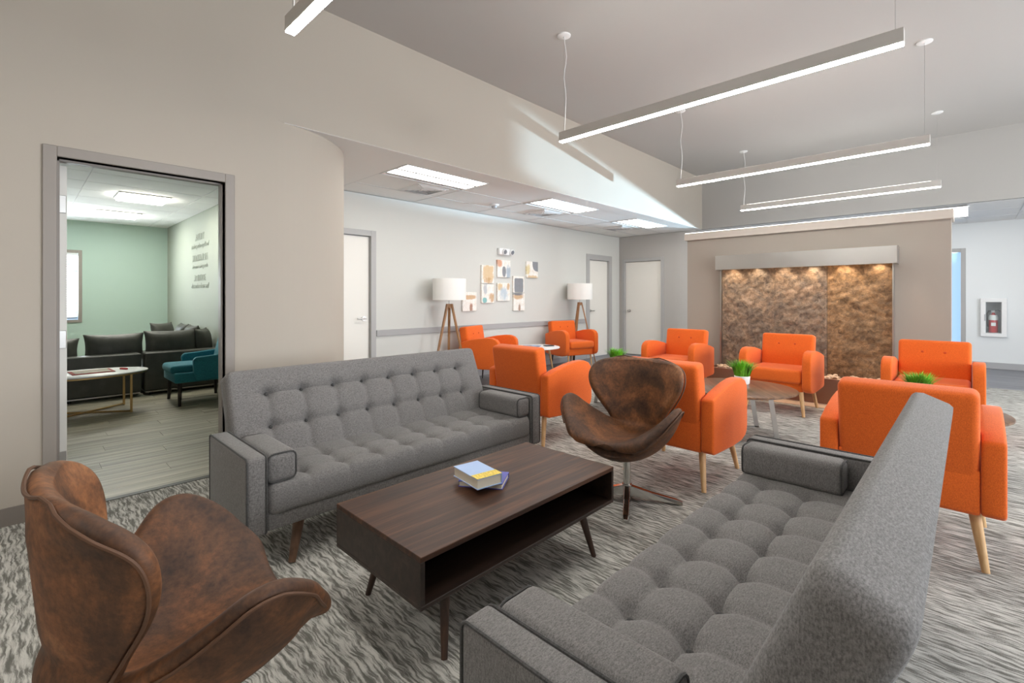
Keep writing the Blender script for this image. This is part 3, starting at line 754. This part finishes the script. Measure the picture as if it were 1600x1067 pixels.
# ------------------------------------------------------------------ swivel chairs
def interp(tab, t):
    # smooth (Catmull-Rom) interpolation
    n = len(tab)
    if t <= tab[0][0]: return tab[0][1]
    for i in range(n - 1):
        if t <= tab[i + 1][0]:
            t0, a = tab[i]; t1, b = tab[i + 1]; u = (t - t0) / (t1 - t0)
            pm = tab[i - 1] if i > 0 else tab[i]; pp = tab[i + 2] if i + 2 < n else tab[i + 1]
            m0 = (b - pm[1]) / max(1e-6, (t1 - pm[0])) * (t1 - t0); m1 = (pp[1] - a) / max(1e-6, (pp[0] - t0)) * (t1 - t0)
            return (2 * u ** 3 - 3 * u ** 2 + 1) * a + (u ** 3 - 2 * u ** 2 + u) * m0 + (-2 * u ** 3 + 3 * u ** 2) * b + (u ** 3 - u ** 2) * m1
    return tab[-1][1]
def make_swivel(label):
    t = empty('swivel_chair', (0, 0, 0), 0, label, 'swivel chair', 'brown suede swivel chairs')
    CX = [(0, .300), (.08, .285), (.22, .17), (.36, .03), (.46, -.09), (.54, -.150), (.62, -.163), (.75, -.176), (.88, -.188), (1, -.206)]
    CZ = [(0, .400), (.08, .402), (.22, .388), (.36, .380), (.46, .392), (.54, .435), (.62, .51), (.75, .645), (.88, .775), (1, .862)]
    WW = [(0, .13), (.006, .155), (.02, .198), (.05, .260), (.10, .322), (.18, .360), (.28, .358), (.37, .312), (.45, .235), (.51, .180), (.555, .160), (.60, .170), (.66, .21), (.73, .262), (.80, .300), (.86, .310), (.92, .290), (.96, .246), (.985, .185), (1, .115)]
    AA = [(0, .0), (.03, .045), (.07, .115), (.12, .185), (.20, .240), (.28, .245), (.36, .195), (.43, .125), (.50, .07), (.56, .05), (.64, .075), (.75, .110), (.86, .105), (.95, .05), (1, .015)]
    NT_, NS = 72, 28
    TT = [0.5 - 0.5 * math.cos(PI * i / NT_) for i in range(NT_ + 1)]
    TT = [0.55 * (i / NT_) + 0.45 * a_ for i, a_ in enumerate(TT)]
    TT[0] = .0015; TT[-1] = .9985
    def pt(tt, s):
        c = Vector((interp(CX, tt), 0, interp(CZ, tt))); e = 4e-3
        d = Vector((interp(CX, min(1, tt + e)) - interp(CX, max(0, tt - e)), 0, interp(CZ, min(1, tt + e)) - interp(CZ, max(0, tt - e)))).normalized()
        nrm = Vector((d.z, 0, -d.x))        # towards the sitter
        W_, A = max(.004, interp(WW, tt)), interp(AA, tt)
        ss = math.sin(s * PI / 2) * .35 + s * .65
        return c + nrm * (A * abs(ss) ** 1.85) + Vector((0, W_ * ss, 0))
    g = [[pt(TT[i], -1 + 2 * j / NS) for j in range(NS + 1)] for i in range(NT_ + 1)]
    W = NS + 1
    bm = bmesh.new(); bv = [bm.verts.new(p) for row in g for p in row]
    for i in range(NT_):
        for j in range(NS): bm.faces.new((bv[i * W + j], bv[i * W + j + 1], bv[(i + 1) * W + j + 1], bv[(i + 1) * W + j]))
    bm.normal_update()
    nr = [v.normal.copy() for v in bv]
    mid = nr[(NT_ // 4) * W + NS // 2]
    if mid.z < 0: nr = [-q for q in nr]
    bm.free()
    vs = []; B = (NT_ + 1) * W
    for i in range(NT_ + 1):
        for j in range(NS + 1): vs.append(g[i][j] + nr[i * W + j] * .024)
    for i in range(NT_ + 1):
        for j in range(NS + 1):
            s_ = -1 + 2 * j / NS; tt = TT[i]
            bowl = (1 - s_ ** 2) * max(0, math.sin(PI * min(1, tt / .62))) ** .8 * .092 + (1 - s_ ** 2) * (.018 if tt > .5 else 0) * min(1, (tt - .5) * 6 if tt > .5 else 0) * min(1, (1 - tt) * 8)
            vs.append(g[i][j] - nr[i * W + j] * (.022 + bowl))
    fs = []
    for i in range(NT_):
        for j in range(NS):
            q = (i * W + j, i * W + j + 1, (i + 1) * W + j + 1, (i + 1) * W + j)
            fs.append(q); fs.append(tuple(B + k for k in reversed(q)))
    loop = list(range(W)) + [i * W + NS for i in range(1, NT_ + 1)] + [NT_ * W + j for j in range(NS - 1, -1, -1)] + [i * W for i in range(NT_ - 1, 0, -1)]
    n = len(loop); ring = len(vs); rim_pts = []
    for k in range(n):
        i, j = divmod(loop[k], W); p = g[i][j]
        a_, b_ = loop[(k - 2) % n], loop[(k + 2) % n]
        tg = (g[b_ // W][b_ % W] - g[a_ // W][a_ % W]); nn = nr[loop[k]]
        out = tg.cross(nn)
        out = out.normalized() if out.length > 1e-7 else Vector((0, 0, 0))
        ctr = g[min(max(i, NT_ // 5), 4 * NT_ // 5)][NS // 2]
        if out.dot(p - ctr) < 0 and out.dot(p - g[min(max(i, 3), NT_ - 3)][min(max(j, 3), NS - 3)]) < 0: out = -out
        if i == 0: out = (g[0][NS // 2] - g[2][NS // 2]).normalized()
        elif i == NT_: out = (g[NT_][NS // 2] - g[NT_ - 2][NS // 2]).normalized()
        vs.append(p + out * .020)
        if 7 <= i <= NT_ - 1 or (i == NT_ and 0 < j < NS): rim_pts.append(p - nn * .021 + out * .010)
    for k in range(n):
        k2 = (k + 1) % n
        fs.append((loop[k], loop[k2], ring + k2, ring + k)); fs.append((ring + k, ring + k2, B + loop[k2], B + loop[k]))
    sh = MB().add(vs, fs).build('shell', 'suede', t, smooth=True)
    sh.data.polygons.foreach_set('use_smooth', [True] * len(sh.data.polygons))
    for e_ in sh.data.edges: e_.use_edge_sharp = False
    md = sh.modifiers.new('subsurf', 'SUBSURF'); md.levels = 1; md.render_levels = 1
    MB().tube(rim_pts, .0042, 6).build('piping', 'suede_seam', sh, smooth=True)
    MB().lathe([(.001, .345), (.085, .345), (.085, .285), (.03, .270), (.001, .270)], 24, (0.02, 0, 0)).build('mounting_plate', 'black', t, smooth=True)
    MB().cyl((0.02, 0, .06), (0.02, 0, .33), .024, n=20).build('column', 'chrome', t, smooth=True)
    base = MB().cyl((0.02, 0, .02), (0.02, 0, .10), .036, .030, 20).build('base_hub', 'chrome', t, smooth=True)
    for k in range(4):
        a = PI / 2 * k + math.radians(23); m = MB()
        prof = [(.02, .026, .030, .095), (.15, .024, .022, .060), (.30, .022, .006, .032), (.335, .018, 0, .020)]
        vs = []
        for r, hw, z0, z1 in prof:
            for (yy, zz) in ((-hw, z0), (hw, z0), (hw * .7, z1), (-hw * .7, z1)):
                vs.append((0.02 + r * math.cos(a) - yy * math.sin(a), r * math.sin(a) + yy * math.cos(a), zz))
        fs = [(0, 1, 2, 3), (12, 15, 14, 13)]
        for i in range(3):
            for q in range(4): fs.append((i * 4 + q, i * 4 + (q + 1) % 4, i * 4 + 4 + (q + 1) % 4, i * 4 + 4 + q))
        m.add(vs, fs).build('base_foot', 'chrome', t, bevel=.003)
    return t
sw = make_swivel('brown suede swivel chair in the left foreground, seen from behind')
sw.location = (0.235, 1.465, 0); sw.rotation_euler = (0, 0, math.radians(3))
dup(sw, (2.70, 1.57, 0), math.radians(180 + 6), 'brown suede swivel chair at the far end of the coffee table, facing the viewer')

# ------------------------------------------------------------------ orange armchairs (facing local +x)
def arm_profile():
    top = [(-.33, .60), (-.325, .615), (-.20, .650), (-.02, .685), (.12, .700), (.21, .698), (.275, .675), (.312, .635), (.322, .58)]
    low = [(.322, .345), (.312, .300), (.28, .268), (.20, .245), (.05, .240), (-.20, .250), (-.30, .256), (-.33, .275)]
    return top + low
def make_armchair(label, group, style=0):
    t = empty('orange_armchair', (0, 0, 0), 0, label, 'armchair', group)
    MB().rbox(-.32, .275, -.278, .278, .255, .385, .015, 2).build('seat_base', 'orange', t, smooth=True)
    if style == 0:
        MB().rbox(-.20, .315, -.272, .272, .345, .495, .035, 4).build('seat_cushion', 'orange', t, smooth=True)
    else:
        MB().rbox(-.20, .335, -.266, .266, .375, .505, .040, 4).build('seat_cushion', 'orange', t, smooth=True)
    ang = math.radians(-9)
    mt = Matrix.Translation((-.205, 0, .42)) @ Matrix.Rotation(ang, 4, 'Y')
    bk = MB().rbox(-.115, .02, -.276, .276, .0, .435, .032, 4, mt).build('backrest', 'orange', t, smooth=True)
    for y in (-.085, .085):
        p = mt @ Vector((.021, y, .315)); nn = (mt.to_3x3() @ Vector((1, 0, 0)))
        MB().cyl(p - nn * .004, p + nn * .004, .013, .008, 12).build('button', 'orange_seam', bk, smooth=True)
    MB().rbox(-.325, -.28, -.277, .277, .265, .47, .010, 2).build('back_panel', 'orange', t, smooth=True)
    for s in (-1, 1):
        y0, y1 = sorted((s * .278, s * .364))
        MB().prism(arm_profile(), 'y', y0, y1).build('arm', 'orange', t, smooth=True, bevel=.014)
    legm = 'light_wood'
    for sx in (-1, 1):
        for sy in (-1, 1):
            if style == 0: MB().cyl((sx * .245, sy * .255, .262), (sx * .312, sy * .295, 0), .024, .015, 14).build('leg', legm, t, smooth=True)
            else: MB().cyl((sx * .235, sy * .25, .262), (sx * .262, sy * .262, 0), .016, .009, 12).build('leg', legm if sx > 0 else 'dark_leg', t, smooth=True)
    return t
G1 = 'orange armchairs around the round wooden tables'
ac = make_armchair('orange armchair seen from behind at the right, next to the foreground sofa back', G1)
ac.location = (3.43, .24, 0)
dup(ac, (3.43, 1.55, 0), 0, 'orange armchair seen from behind, just right of the farther swivel chair')
dup(ac, (3.43, 2.93, 0), 0, 'orange armchair seen from behind, between the far end of a sofa and the swivel chair')
dup(ac, (6.12, .26, 0), PI, 'orange armchair facing the viewer, nearest the fire extinguisher')
dup(ac, (6.12, 1.57, 0), PI, 'orange armchair facing the viewer, in front of the stone water wall')
dup(ac, (6.12, 2.82, 0), PI, 'orange armchair facing the viewer, in front of the white corner door')
G2 = 'orange armchairs by the hall wall'
ah = make_armchair('orange armchair turned sideways beside the nearer tripod lamp', G2, 1)
ah.location = (4.95, 5.24, 0); ah.rotation_euler = (0, 0, math.radians(-70))
dup(ah, (7.02, 5.25, 0), math.radians(-106), 'orange armchair facing the room in front of the farther tripod lamp')

# ------------------------------------------------------------------ round wooden tables with grass pots
def make_round(label):
    t = empty('round_table', (0, 0, 0), 0, label, 'side table', 'round wooden tables between the orange armchairs')
    MB().lathe([(.001, .412), (.46, .412), (.50, .424), (.50, .436), (.495, .44), (.001, .44)], 48).build('table_top', 'table_wood', t, smooth=True)
    for s in (-1, 1):
        m = MB()
        x = s * .26
        for sy in (-1, 1): m.prism([(sy * .20 - .02, .412), (sy * .20 + .02, .412), (sy * .26 + .02, 0), (sy * .26 - .02, 0)], 'x', x - .004, x + .004)
        m.box(x - .004, x + .004, -.28, .28, 0, .012)
        m.build('leg_frame', 'steel', t)
    return t
rt = make_round('round wooden table in the middle, under the centre grass pot')
rt.location = (4.70, 1.58, 0); rt.rotation_euler = (0, 0, math.radians(35))
dup(rt, (4.72, 2.95, 0), math.radians(20), 'round wooden table behind the farther swivel chair, mostly hidden')
dup(rt, (4.78, .27, 0), math.radians(20), 'round wooden table behind the armchair at the right, its rim just showing')
def make_plant(label):
    t = empty('potted_grass', (0, 0, 0), 0, label, 'potted plant', 'small grass plants in white pots')
    MB().lathe([(.001, 0), (.058, 0), (.066, .010), (.072, .075), (.067, .078), (.064, .068), (.001, .066)], 28).build('pot', 'pot', t, smooth=True)
    MB().lathe([(.001, .060), (.064, .060), (.064, .069), (.001, .071)], 20).build('soil', 'soil', t)
    m = MB(); rnd = random.Random(3)
    for i in range(420):
        a = rnd.uniform(0, 2 * PI); r = .062 * math.sqrt(rnd.random()); x, y = r * math.cos(a), r * math.sin(a)
        la = a + rnd.uniform(-.8, .8); lean = rnd.uniform(.01, .07) * (0.4 + r / .06); hgt = rnd.uniform(.11, .175)
        wv = Vector((-math.sin(la), math.cos(la), 0)) * .0042; d = Vector((math.cos(la), math.sin(la), 0))
        p0 = Vector((x, y, .066)); p1 = p0 + d * lean * .35 + Vector((0, 0, hgt * .6)); p2 = p0 + d * lean * 1.3 + Vector((0, 0, hgt))
        m.add([p0 - wv, p0 + wv, p1 + wv * .8, p1 - wv * .8, p2], [(0, 1, 2, 3), (3, 2, 4)])
    g = m.build('grass_blades', 'grass', t); g['kind'] = 'stuff'
    return t
pp = make_plant('small grass plant in a white pot on the centre round table'); pp.location = (4.90, 1.60, .44)
dup(pp, (5.02, 3.08, .44), 1.0, 'small grass plant peeking over the back of the farther swivel chair')
dup(pp, (5.12, .30, .44), 2.0, 'small grass plant peeking over the armchair back at the right')

# ------------------------------------------------------------------ hall: tripod lamps, white table
def make_lamp(label):
    t = empty('tripod_floor_lamp', (0, 0, 0), 0, label, 'floor lamp', 'tripod floor lamps by the hall wall')
    MB().lathe([(.238, 1.245), (.242, 1.245), (.242, 1.555), (.238, 1.555), (.236, 1.55), (.236, 1.25)], 48).build('lamp_shade', 'shade', t, smooth=True)
    MB().tube([(-.237, 0, 1.50), (0, 0, 1.50), (.237, 0, 1.50)], .003, 6).tube([(0, -.237, 1.50), (0, .237, 1.50)], .003, 6).build('shade_ring', 'steel', t)
    MB().cyl((0, 0, 1.16), (0, 0, 1.50), .009, n=12).build('stem', 'steel', t, smooth=True)
    MB().cyl((0, 0, 1.13), (0, 0, 1.19), .035, n=18).build('tripod_head', 'lamp_wood', t, smooth=True)
    for k in range(3):
        a = 2 * PI * k / 3 + .95; d = Vector((math.cos(a), math.sin(a), 0)); w = Vector((-d.y, d.x, 0))
        p0 = d * .035 + Vector((0, 0, 1.19)); p1 = d * .31
        q = []
        for p, hw, hd in ((p0, .020, .012), (p1, .015, .010)):
            for sw_, sd in ((-1, -1), (1, -1), (1, 1), (-1, 1)): q.append(p + w * hw * sw_ + d * hd * sd)
        MB().add(q, [(0, 3, 2, 1), (4, 5, 6, 7), (0, 1, 5, 4), (1, 2, 6, 5), (2, 3, 7, 6), (3, 0, 4, 7)]).build('leg', 'lamp_wood', t)
    return t
lp = make_lamp('tripod floor lamp with a white drum shade, nearer the rounded wall'); lp.location = (4.36, 5.47, 0)
dup(lp, (7.62, 5.50, 0), .3, 'tripod floor lamp with a white drum shade, nearer the far doors')
t = empty('white_side_table', (5.90, 5.15, 0), 0, 'round white table between the two hall armchairs', 'side table')
MB().lathe([(.001, .450), (.36, .450), (.40, .458), (.40, .472), (.395, .476), (.001, .476)], 40).build('table_top', 'white', t, smooth=True)
for k in range(3):
    a = 2 * PI * k / 3 - .45
    MB().cyl((.24 * math.cos(a), .24 * math.sin(a), .452), (.33 * math.cos(a), .33 * math.sin(a), 0), .019, .012, 12).build('leg', 'light_wood', t, smooth=True)
o = MB().rbox(-.11, .11, -.15, .15, 0, .012, .002, 1).build('magazine', 'magazine', loc=(5.84, 5.20, .476)); o.rotation_euler = (0, 0, .5); tag(o, 'blue and grey magazine lying on the white hall table', 'magazine')
o = MB().rbox(-.05, .05, -.08, .08, 0, .015, .004, 1).build('remote_control', 'black', loc=(6.10, 5.03, .476)); o.rotation_euler = (0, 0, 1.1); tag(o, 'small dark object on the edge of the white hall table', 'remote')
o = MB().tube([(6.15, 5.70, .006), (6.3, 5.5, .006), (6.55, 5.45, .006), (6.62, 5.6, .006), (6.5, 5.7, .006), (6.45, 5.78, .1), (6.45, 5.79, .3)], .006, 6).build('power_cord', 'black', smooth=True); tag(o, 'dark power cord coiled on the floor under the white hall table', 'cord')

# ------------------------------------------------------------------ water feature
t = empty('water_feature', (0, 0, 0), 0, 'tall slate water wall with a steel hood and copper basin', 'water feature')
YS = [(1.893, 2.579, 'slate'), (1.295, 1.889, 'slate'), (0.649, 1.291, 'slate_warm')]
from mathutils import noise as mnoise
for (y0, y1, mt_) in YS:
    ny, nz = 56, 110; z0, z1 = .27, 1.72; vs = []; fs = []
    for j in range(nz + 1):
        for i in range(ny + 1):
            y = y0 + (y1 - y0) * i / ny; z = z0 + (z1 - z0) * j / nz
            p = Vector((y * 3.2 + z * 1.6, z * 3.6 - y * 1.2, 2.0))
            d = mnoise.fractal(p, 0.9, 2.1, 5) * .010 + abs(mnoise.noise(p * 2.7)) * .010 + (mnoise.noise(Vector((y * 11, z * 16 + y * 8, 1.3)))) * .006
            ed = min(i, ny - i, 3) / 3
            vs.append((7.075 - max(-.01, d) * (0.35 + 0.65 * ed), y, z))
    W = ny + 1
    for j in range(nz):
        for i in range(ny): fs.append((j * W + i, j * W + i + 1, (j + 1) * W + i + 1, (j + 1) * W + i))
    b0 = len(vs); vs += [(FX - .002, y0, z0), (FX - .002, y1, z0), (FX - .002, y1, z1), (FX - .002, y0, z1)]
    fs.append((b0, b0 + 1, b0 + 2, b0 + 3))
    fs.append(tuple(range(W)) + (b0 + 1, b0)); fs.append(tuple(range(nz * W, nz * W + W)) + (b0 + 2, b0 + 3))
    fs.append(tuple(j * W for j in range(nz + 1)) + (b0 + 3, b0)); fs.append(tuple(j * W + ny for j in range(nz + 1)) + (b0 + 2, b0 + 1))
    MB().add(vs, fs).build('stone_slab', mt_, t, smooth=True)
MB().box(7.03, FX - .001, 2.581, 2.595, .27, 1.70).build('edge_strip', 'steel', t)
MB().box(7.03, FX - .001, .633, .647, .27, 1.70).build('edge_strip', 'steel', t)
hood = MB().box(6.90, 6.904, .592, 2.617, 1.674, 1.874).box(6.904, FX - .001, .592, 2.617, 1.870, 1.874).box(6.904, FX - .001, .592, .596, 1.674, 1.870).box(6.904, FX - .001, 2.613, 2.617, 1.674, 1.870).build('hood', 'steel', t)
for i in range(6):
    y = .78 + i * .33
    MB().cyl((6.965, y, 1.80), (6.965, y, 1.775), .032, n=18).build('spot_lamp', 'puck', hood)
    d = bpy.data.lights.new('hood_spot', 'SPOT'); d.energy = 9; d.color = (1.0, .80, .56); d.spot_size = math.radians(95); d.spot_blend = .5; d.shadow_soft_size = .03
    lo = bpy.data.objects.new('hood_spot', d); COL.objects.link(lo); lo.location = (6.965, y, 1.768); lo.parent = t
    lo.rotation_euler = Vector((.10, 0, -1)).to_track_quat('-Z', 'Z').to_euler()
bs = MB().rbox(6.71, 6.735, .56, 2.66, 0, .31, .003, 1).rbox(6.735, FX - .001, .56, .585, 0, .31, .003, 1).rbox(6.735, FX - .001, 2.635, 2.66, 0, .31, .003, 1).box(6.735, FX - .001, .585, 2.635, 0, .25).build('basin', 'copper', t)
rnd = random.Random(5); peb = MB()
for i in range(260):
    y = rnd.uniform(.62, 2.60); x = rnd.uniform(6.76, 7.02); r = rnd.uniform(.018, .036)
    bm = bmesh.new(); bmesh.ops.create_icosphere(bm, subdivisions=1, radius=r)
    peb.bm(bm, Matrix.Translation((x, y, .262 + rnd.uniform(0, .06))) @ Matrix.Rotation(rnd.uniform(0, 3), 4, 'Z') @ Matrix.Diagonal((1.3, 1, .7, 1)))
pb = peb.build('pebbles', 'pebble', t, smooth=True); pb['kind'] = 'stuff'
struct(MB().box(6.45, 6.71, .2, 3.0, 0.0, .004).build('trim_4', plain('hearth_tile', (206, 178, 152), .5)))

# ------------------------------------------------------------------ fire extinguisher cabinet
t = empty('extinguisher_cabinet', (XE, -.31, .92), 0, 'white wall cabinet with a glass door holding a fire extinguisher', 'cabinet')
for nm, q in (('frame', (-.167, .167, .28, .345)), ('frame', (-.167, .167, -.345, -.28)), ('frame', (-.167, -.100, -.28, .28)), ('frame', (.100, .167, -.28, .28))):
    MB().rbox(-.06, -.001, q[0], q[1], q[2], q[3], .004, 1).build(nm, 'white', t)
MB().box(.190, .196, -.099, .099, -.279, .279).build('back_plate', 'cab_grey', t)
for q in ((-.099, -.093, -.279, .279), (.093, .099, -.279, .279), (-.093, .093, -.279, -.273), (-.093, .093, .273, .279)):
    MB().box(.0, .190, *q).build('tub_side', 'cab_grey', t)
MB().box(-.054, -.051, -.1005, .1005, -.2805, .2805).build('pane', 'glass_clear', t)
MB().rbox(-.068, -.06, .105, .118, -.06, .06, .003, 1).build('latch', 'cab_grey', t)
t2 = empty('fire_extinguisher', (XE + .085, -.31, .648), 0, 'red fire extinguisher inside the white wall cabinet', 'fire extinguisher')
MB().lathe([(.001, 0), (.058, 0), (.062, .012), (.062, .27), (.05, .31), (.022, .335), (.018, .36), (.001, .36)], 24).build('cylinder', 'red', t2, smooth=True)
MB().lathe([(.0635, .225), (.0635, .272), (.051, .312), (.048, .318), (.046, .30), (.06, .228)], 24).build('collar_label', 'label_white', t2, smooth=True)
MB().box(-.066, -.0625, -.03, .03, .12, .18).build('tag', 'label_white', t2)
MB().rbox(-.012, .012, -.022, .03, .355, .40, .004, 1).build('valve', 'cab_grey', t2)
MB().tube([(0, -.02, .40), (0, -.06, .405), (0, -.085, .39)], .006, 6).build('lever', 'black', t2, smooth=True)
MB().tube([(0, .02, .385), (0, .06, .395), (-.02, .078, .34), (-.04, .076, .22), (-.045, .07, .10)], .009, 8).build('hose', 'black', t2, smooth=True)

# ------------------------------------------------------------------ side room furniture
t = empty('sectional_sofa', (0, 0, 0), 0, 'charcoal sectional sofa seen from behind in the side room', 'sofa')
for x0, x1 in ((-.55, .32), (.335, 1.105), (1.135, 2.02)):
    MB().rbox(x0, x1, 7.75, 7.98, .055, .555, .02, 3).build('back_panel', 'charcoal', t, smooth=True)
    MB().rbox(x0, x1, 7.98, 8.70, .055, .36, .03, 3).build('seat', 'charcoal', t, smooth=True)
    MB().rbox(x0 + .01, x1 - .01, 7.76, 8.68, .035, .055, .004, 1).build('base_trim', 'steel', t)
    for xx in (x0 + .08, x1 - .08):
        for yy in (7.83, 8.6): MB().cyl((xx, yy, 0), (xx, yy, .04), .02, n=10).build('foot', 'black', t)
MB().rbox(1.20, 2.02, 8.72, 10.4, .055, .36, .03, 3).build('chaise_seat', 'charcoal', t, smooth=True)
MB().cyl((1.9, 10.2, 0), (1.9, 10.2, .06), .02, n=10).cyl((1.3, 10.2, 0), (1.3, 10.2, .06), .02, n=10).build('foot', 'black', t)
def cushion(parent, loc, w, h, th, rz=0, tilt=0):
    nu, nv = 18, 14; vs, fs = [], []
    for sgn in (1, -1):
        for j in range(nv + 1):
            for i in range(nu + 1):
                u, v = -1 + 2 * i / nu, -1 + 2 * j / nv
                pz = (1 - abs(u) ** 3.2) ** .6 * (1 - abs(v) ** 3.2) ** .6
                pin = 1 - .07 * (1 - abs(v) ** 2) * abs(u) ** 3; pin2 = 1 - .08 * (1 - abs(u) ** 2) * abs(v) ** 3
                vs.append((u * w / 2 * pin, sgn * (th / 2 * pz + .003), v * h / 2 * pin2))
    W = nu + 1; B = W * (nv + 1)
    for j in range(nv):
        for i in range(nu):
            q = (j * W + i, j * W + i + 1, (j + 1) * W + i + 1, (j + 1) * W + i); fs.append(q); fs.append(tuple(B + k for k in reversed(q)))
    loop = list(range(W)) + [j * W + nu for j in range(1, nv + 1)] + [nv * W + i for i in range(nu - 1, -1, -1)] + [j * W for j in range(nv - 1, 0, -1)]
    for k in range(len(loop)): a, b = loop[k], loop[(k + 1) % len(loop)]; fs.append((a, b, B + b, B + a))
    o = MB().add(vs, fs).build('back_cushion', 'charcoal', parent, smooth=True); o.location = loc; o.rotation_euler = (tilt, 0, rz); return o
cushion(t, (.16, 8.08, .60), .74, .34, .22, 0, -.15)
cushion(t, (.87, 8.08, .63), .62, .36, .24, 0, -.12)
cushion(t, (1.48, 8.06, .64), .62, .38, .24, 0, -.10)
cushion(t, (1.88, 8.20, .62), .44, .42, .20, 1.0, -.1)
cushion(t, (1.90, 8.95, .64), .52, .42, .20, PI / 2, .2)
cushion(t, (1.90, 9.55, .64), .52, .42, .20, PI / 2, .2)
cushion(t, (1.62, 9.35, .66), .36, .46, .18, .5, -.3)

t = empty('oval_coffee_table', (.50, 7.02, 0), 0, 'white oval table on a thin brass frame in the side room', 'coffee table')
m = MB().lathe([(.001, .432), (.97, .432), (1.0, .437), (1.0, .446), (.99, .450), (.001, .450)], 56).build('table_top', 'white', t, smooth=True); m.scale = (.56, .36, 1)
m = MB().lathe([(.95, .418), (.985, .418), (.985, .432), (.95, .432)], 56).build('rim', 'brass', t, smooth=True); m.scale = (.56, .36, 1)
for sx in (-1, 1):
    for sy in (-1, 1):
        MB().rbox(sx * .37 - .011, sx * .37 + .011, sy * .27 - .011, sy * .27 + .011, 0, .425, .002, 1).build('leg', 'brass', t)
for s in (-1, 1):
    MB().tube([(-.37, -.27 * s, .014), (.37, .27 * s, .014)], .011, 6).build('cross_bar', 'brass', t)
t = empty('game_board', (.56, 7.05, .45), math.radians(4), 'red bordered board lying on the white oval table', 'board')
MB().rbox(-.18, .18, -.16, .16, 0, .008, .001, 1).build('border', 'red_mat', t)
MB().box(-.15, .15, -.125, .125, .008, .010).build('field', 'mat_tan', t)
o = MB().rbox(-.012, .012, -.05, .05, 0, .018, .003, 1).build('red_marker', 'red', loc=(.84, 7.05, .45)); o.rotation_euler = (0, 0, .5); tag(o, 'small red object beside the board on the oval table', 'marker')

t = empty('teal_armchair', (1.57, 6.99, 0), PI, 'teal velvet armchair with dark legs in the side room', 'armchair')
MB().rbox(-.30, .31, -.31, .31, .27, .39, .02, 3).build('seat_base', 'teal', t, smooth=True)
MB().rbox(-.22, .34, -.255, .255, .375, .475, .04, 4).build('seat_cushion', 'teal', t, smooth=True)
mt = Matrix.Translation((-.22, 0, .40)) @ Matrix.Rotation(math.radians(-13), 4, 'Y')
MB().rbox(-.10, .03, -.27, .27, 0, .54, .05, 4, mt).build('backrest', 'teal', t, smooth=True)
for s in (-1, 1):
    y0, y1 = sorted((s * .258, s * .325))
    MB().prism([(-.30, .28), (.10, .28), (.12, .36), (.13, .53), (.10, .565), (-.05, .575), (-.32, .60), (-.34, .45)], 'y', y0, y1).build('arm', 'teal', t, smooth=True, bevel=.018)
for sx in (-1, 1):
    for sy in (-1, 1): MB().cyl((sx * .25, sy * .26, .275), (sx * .26, sy * .295, 0), .026, .016, 12).build('leg', 'dark_leg', t, smooth=True)
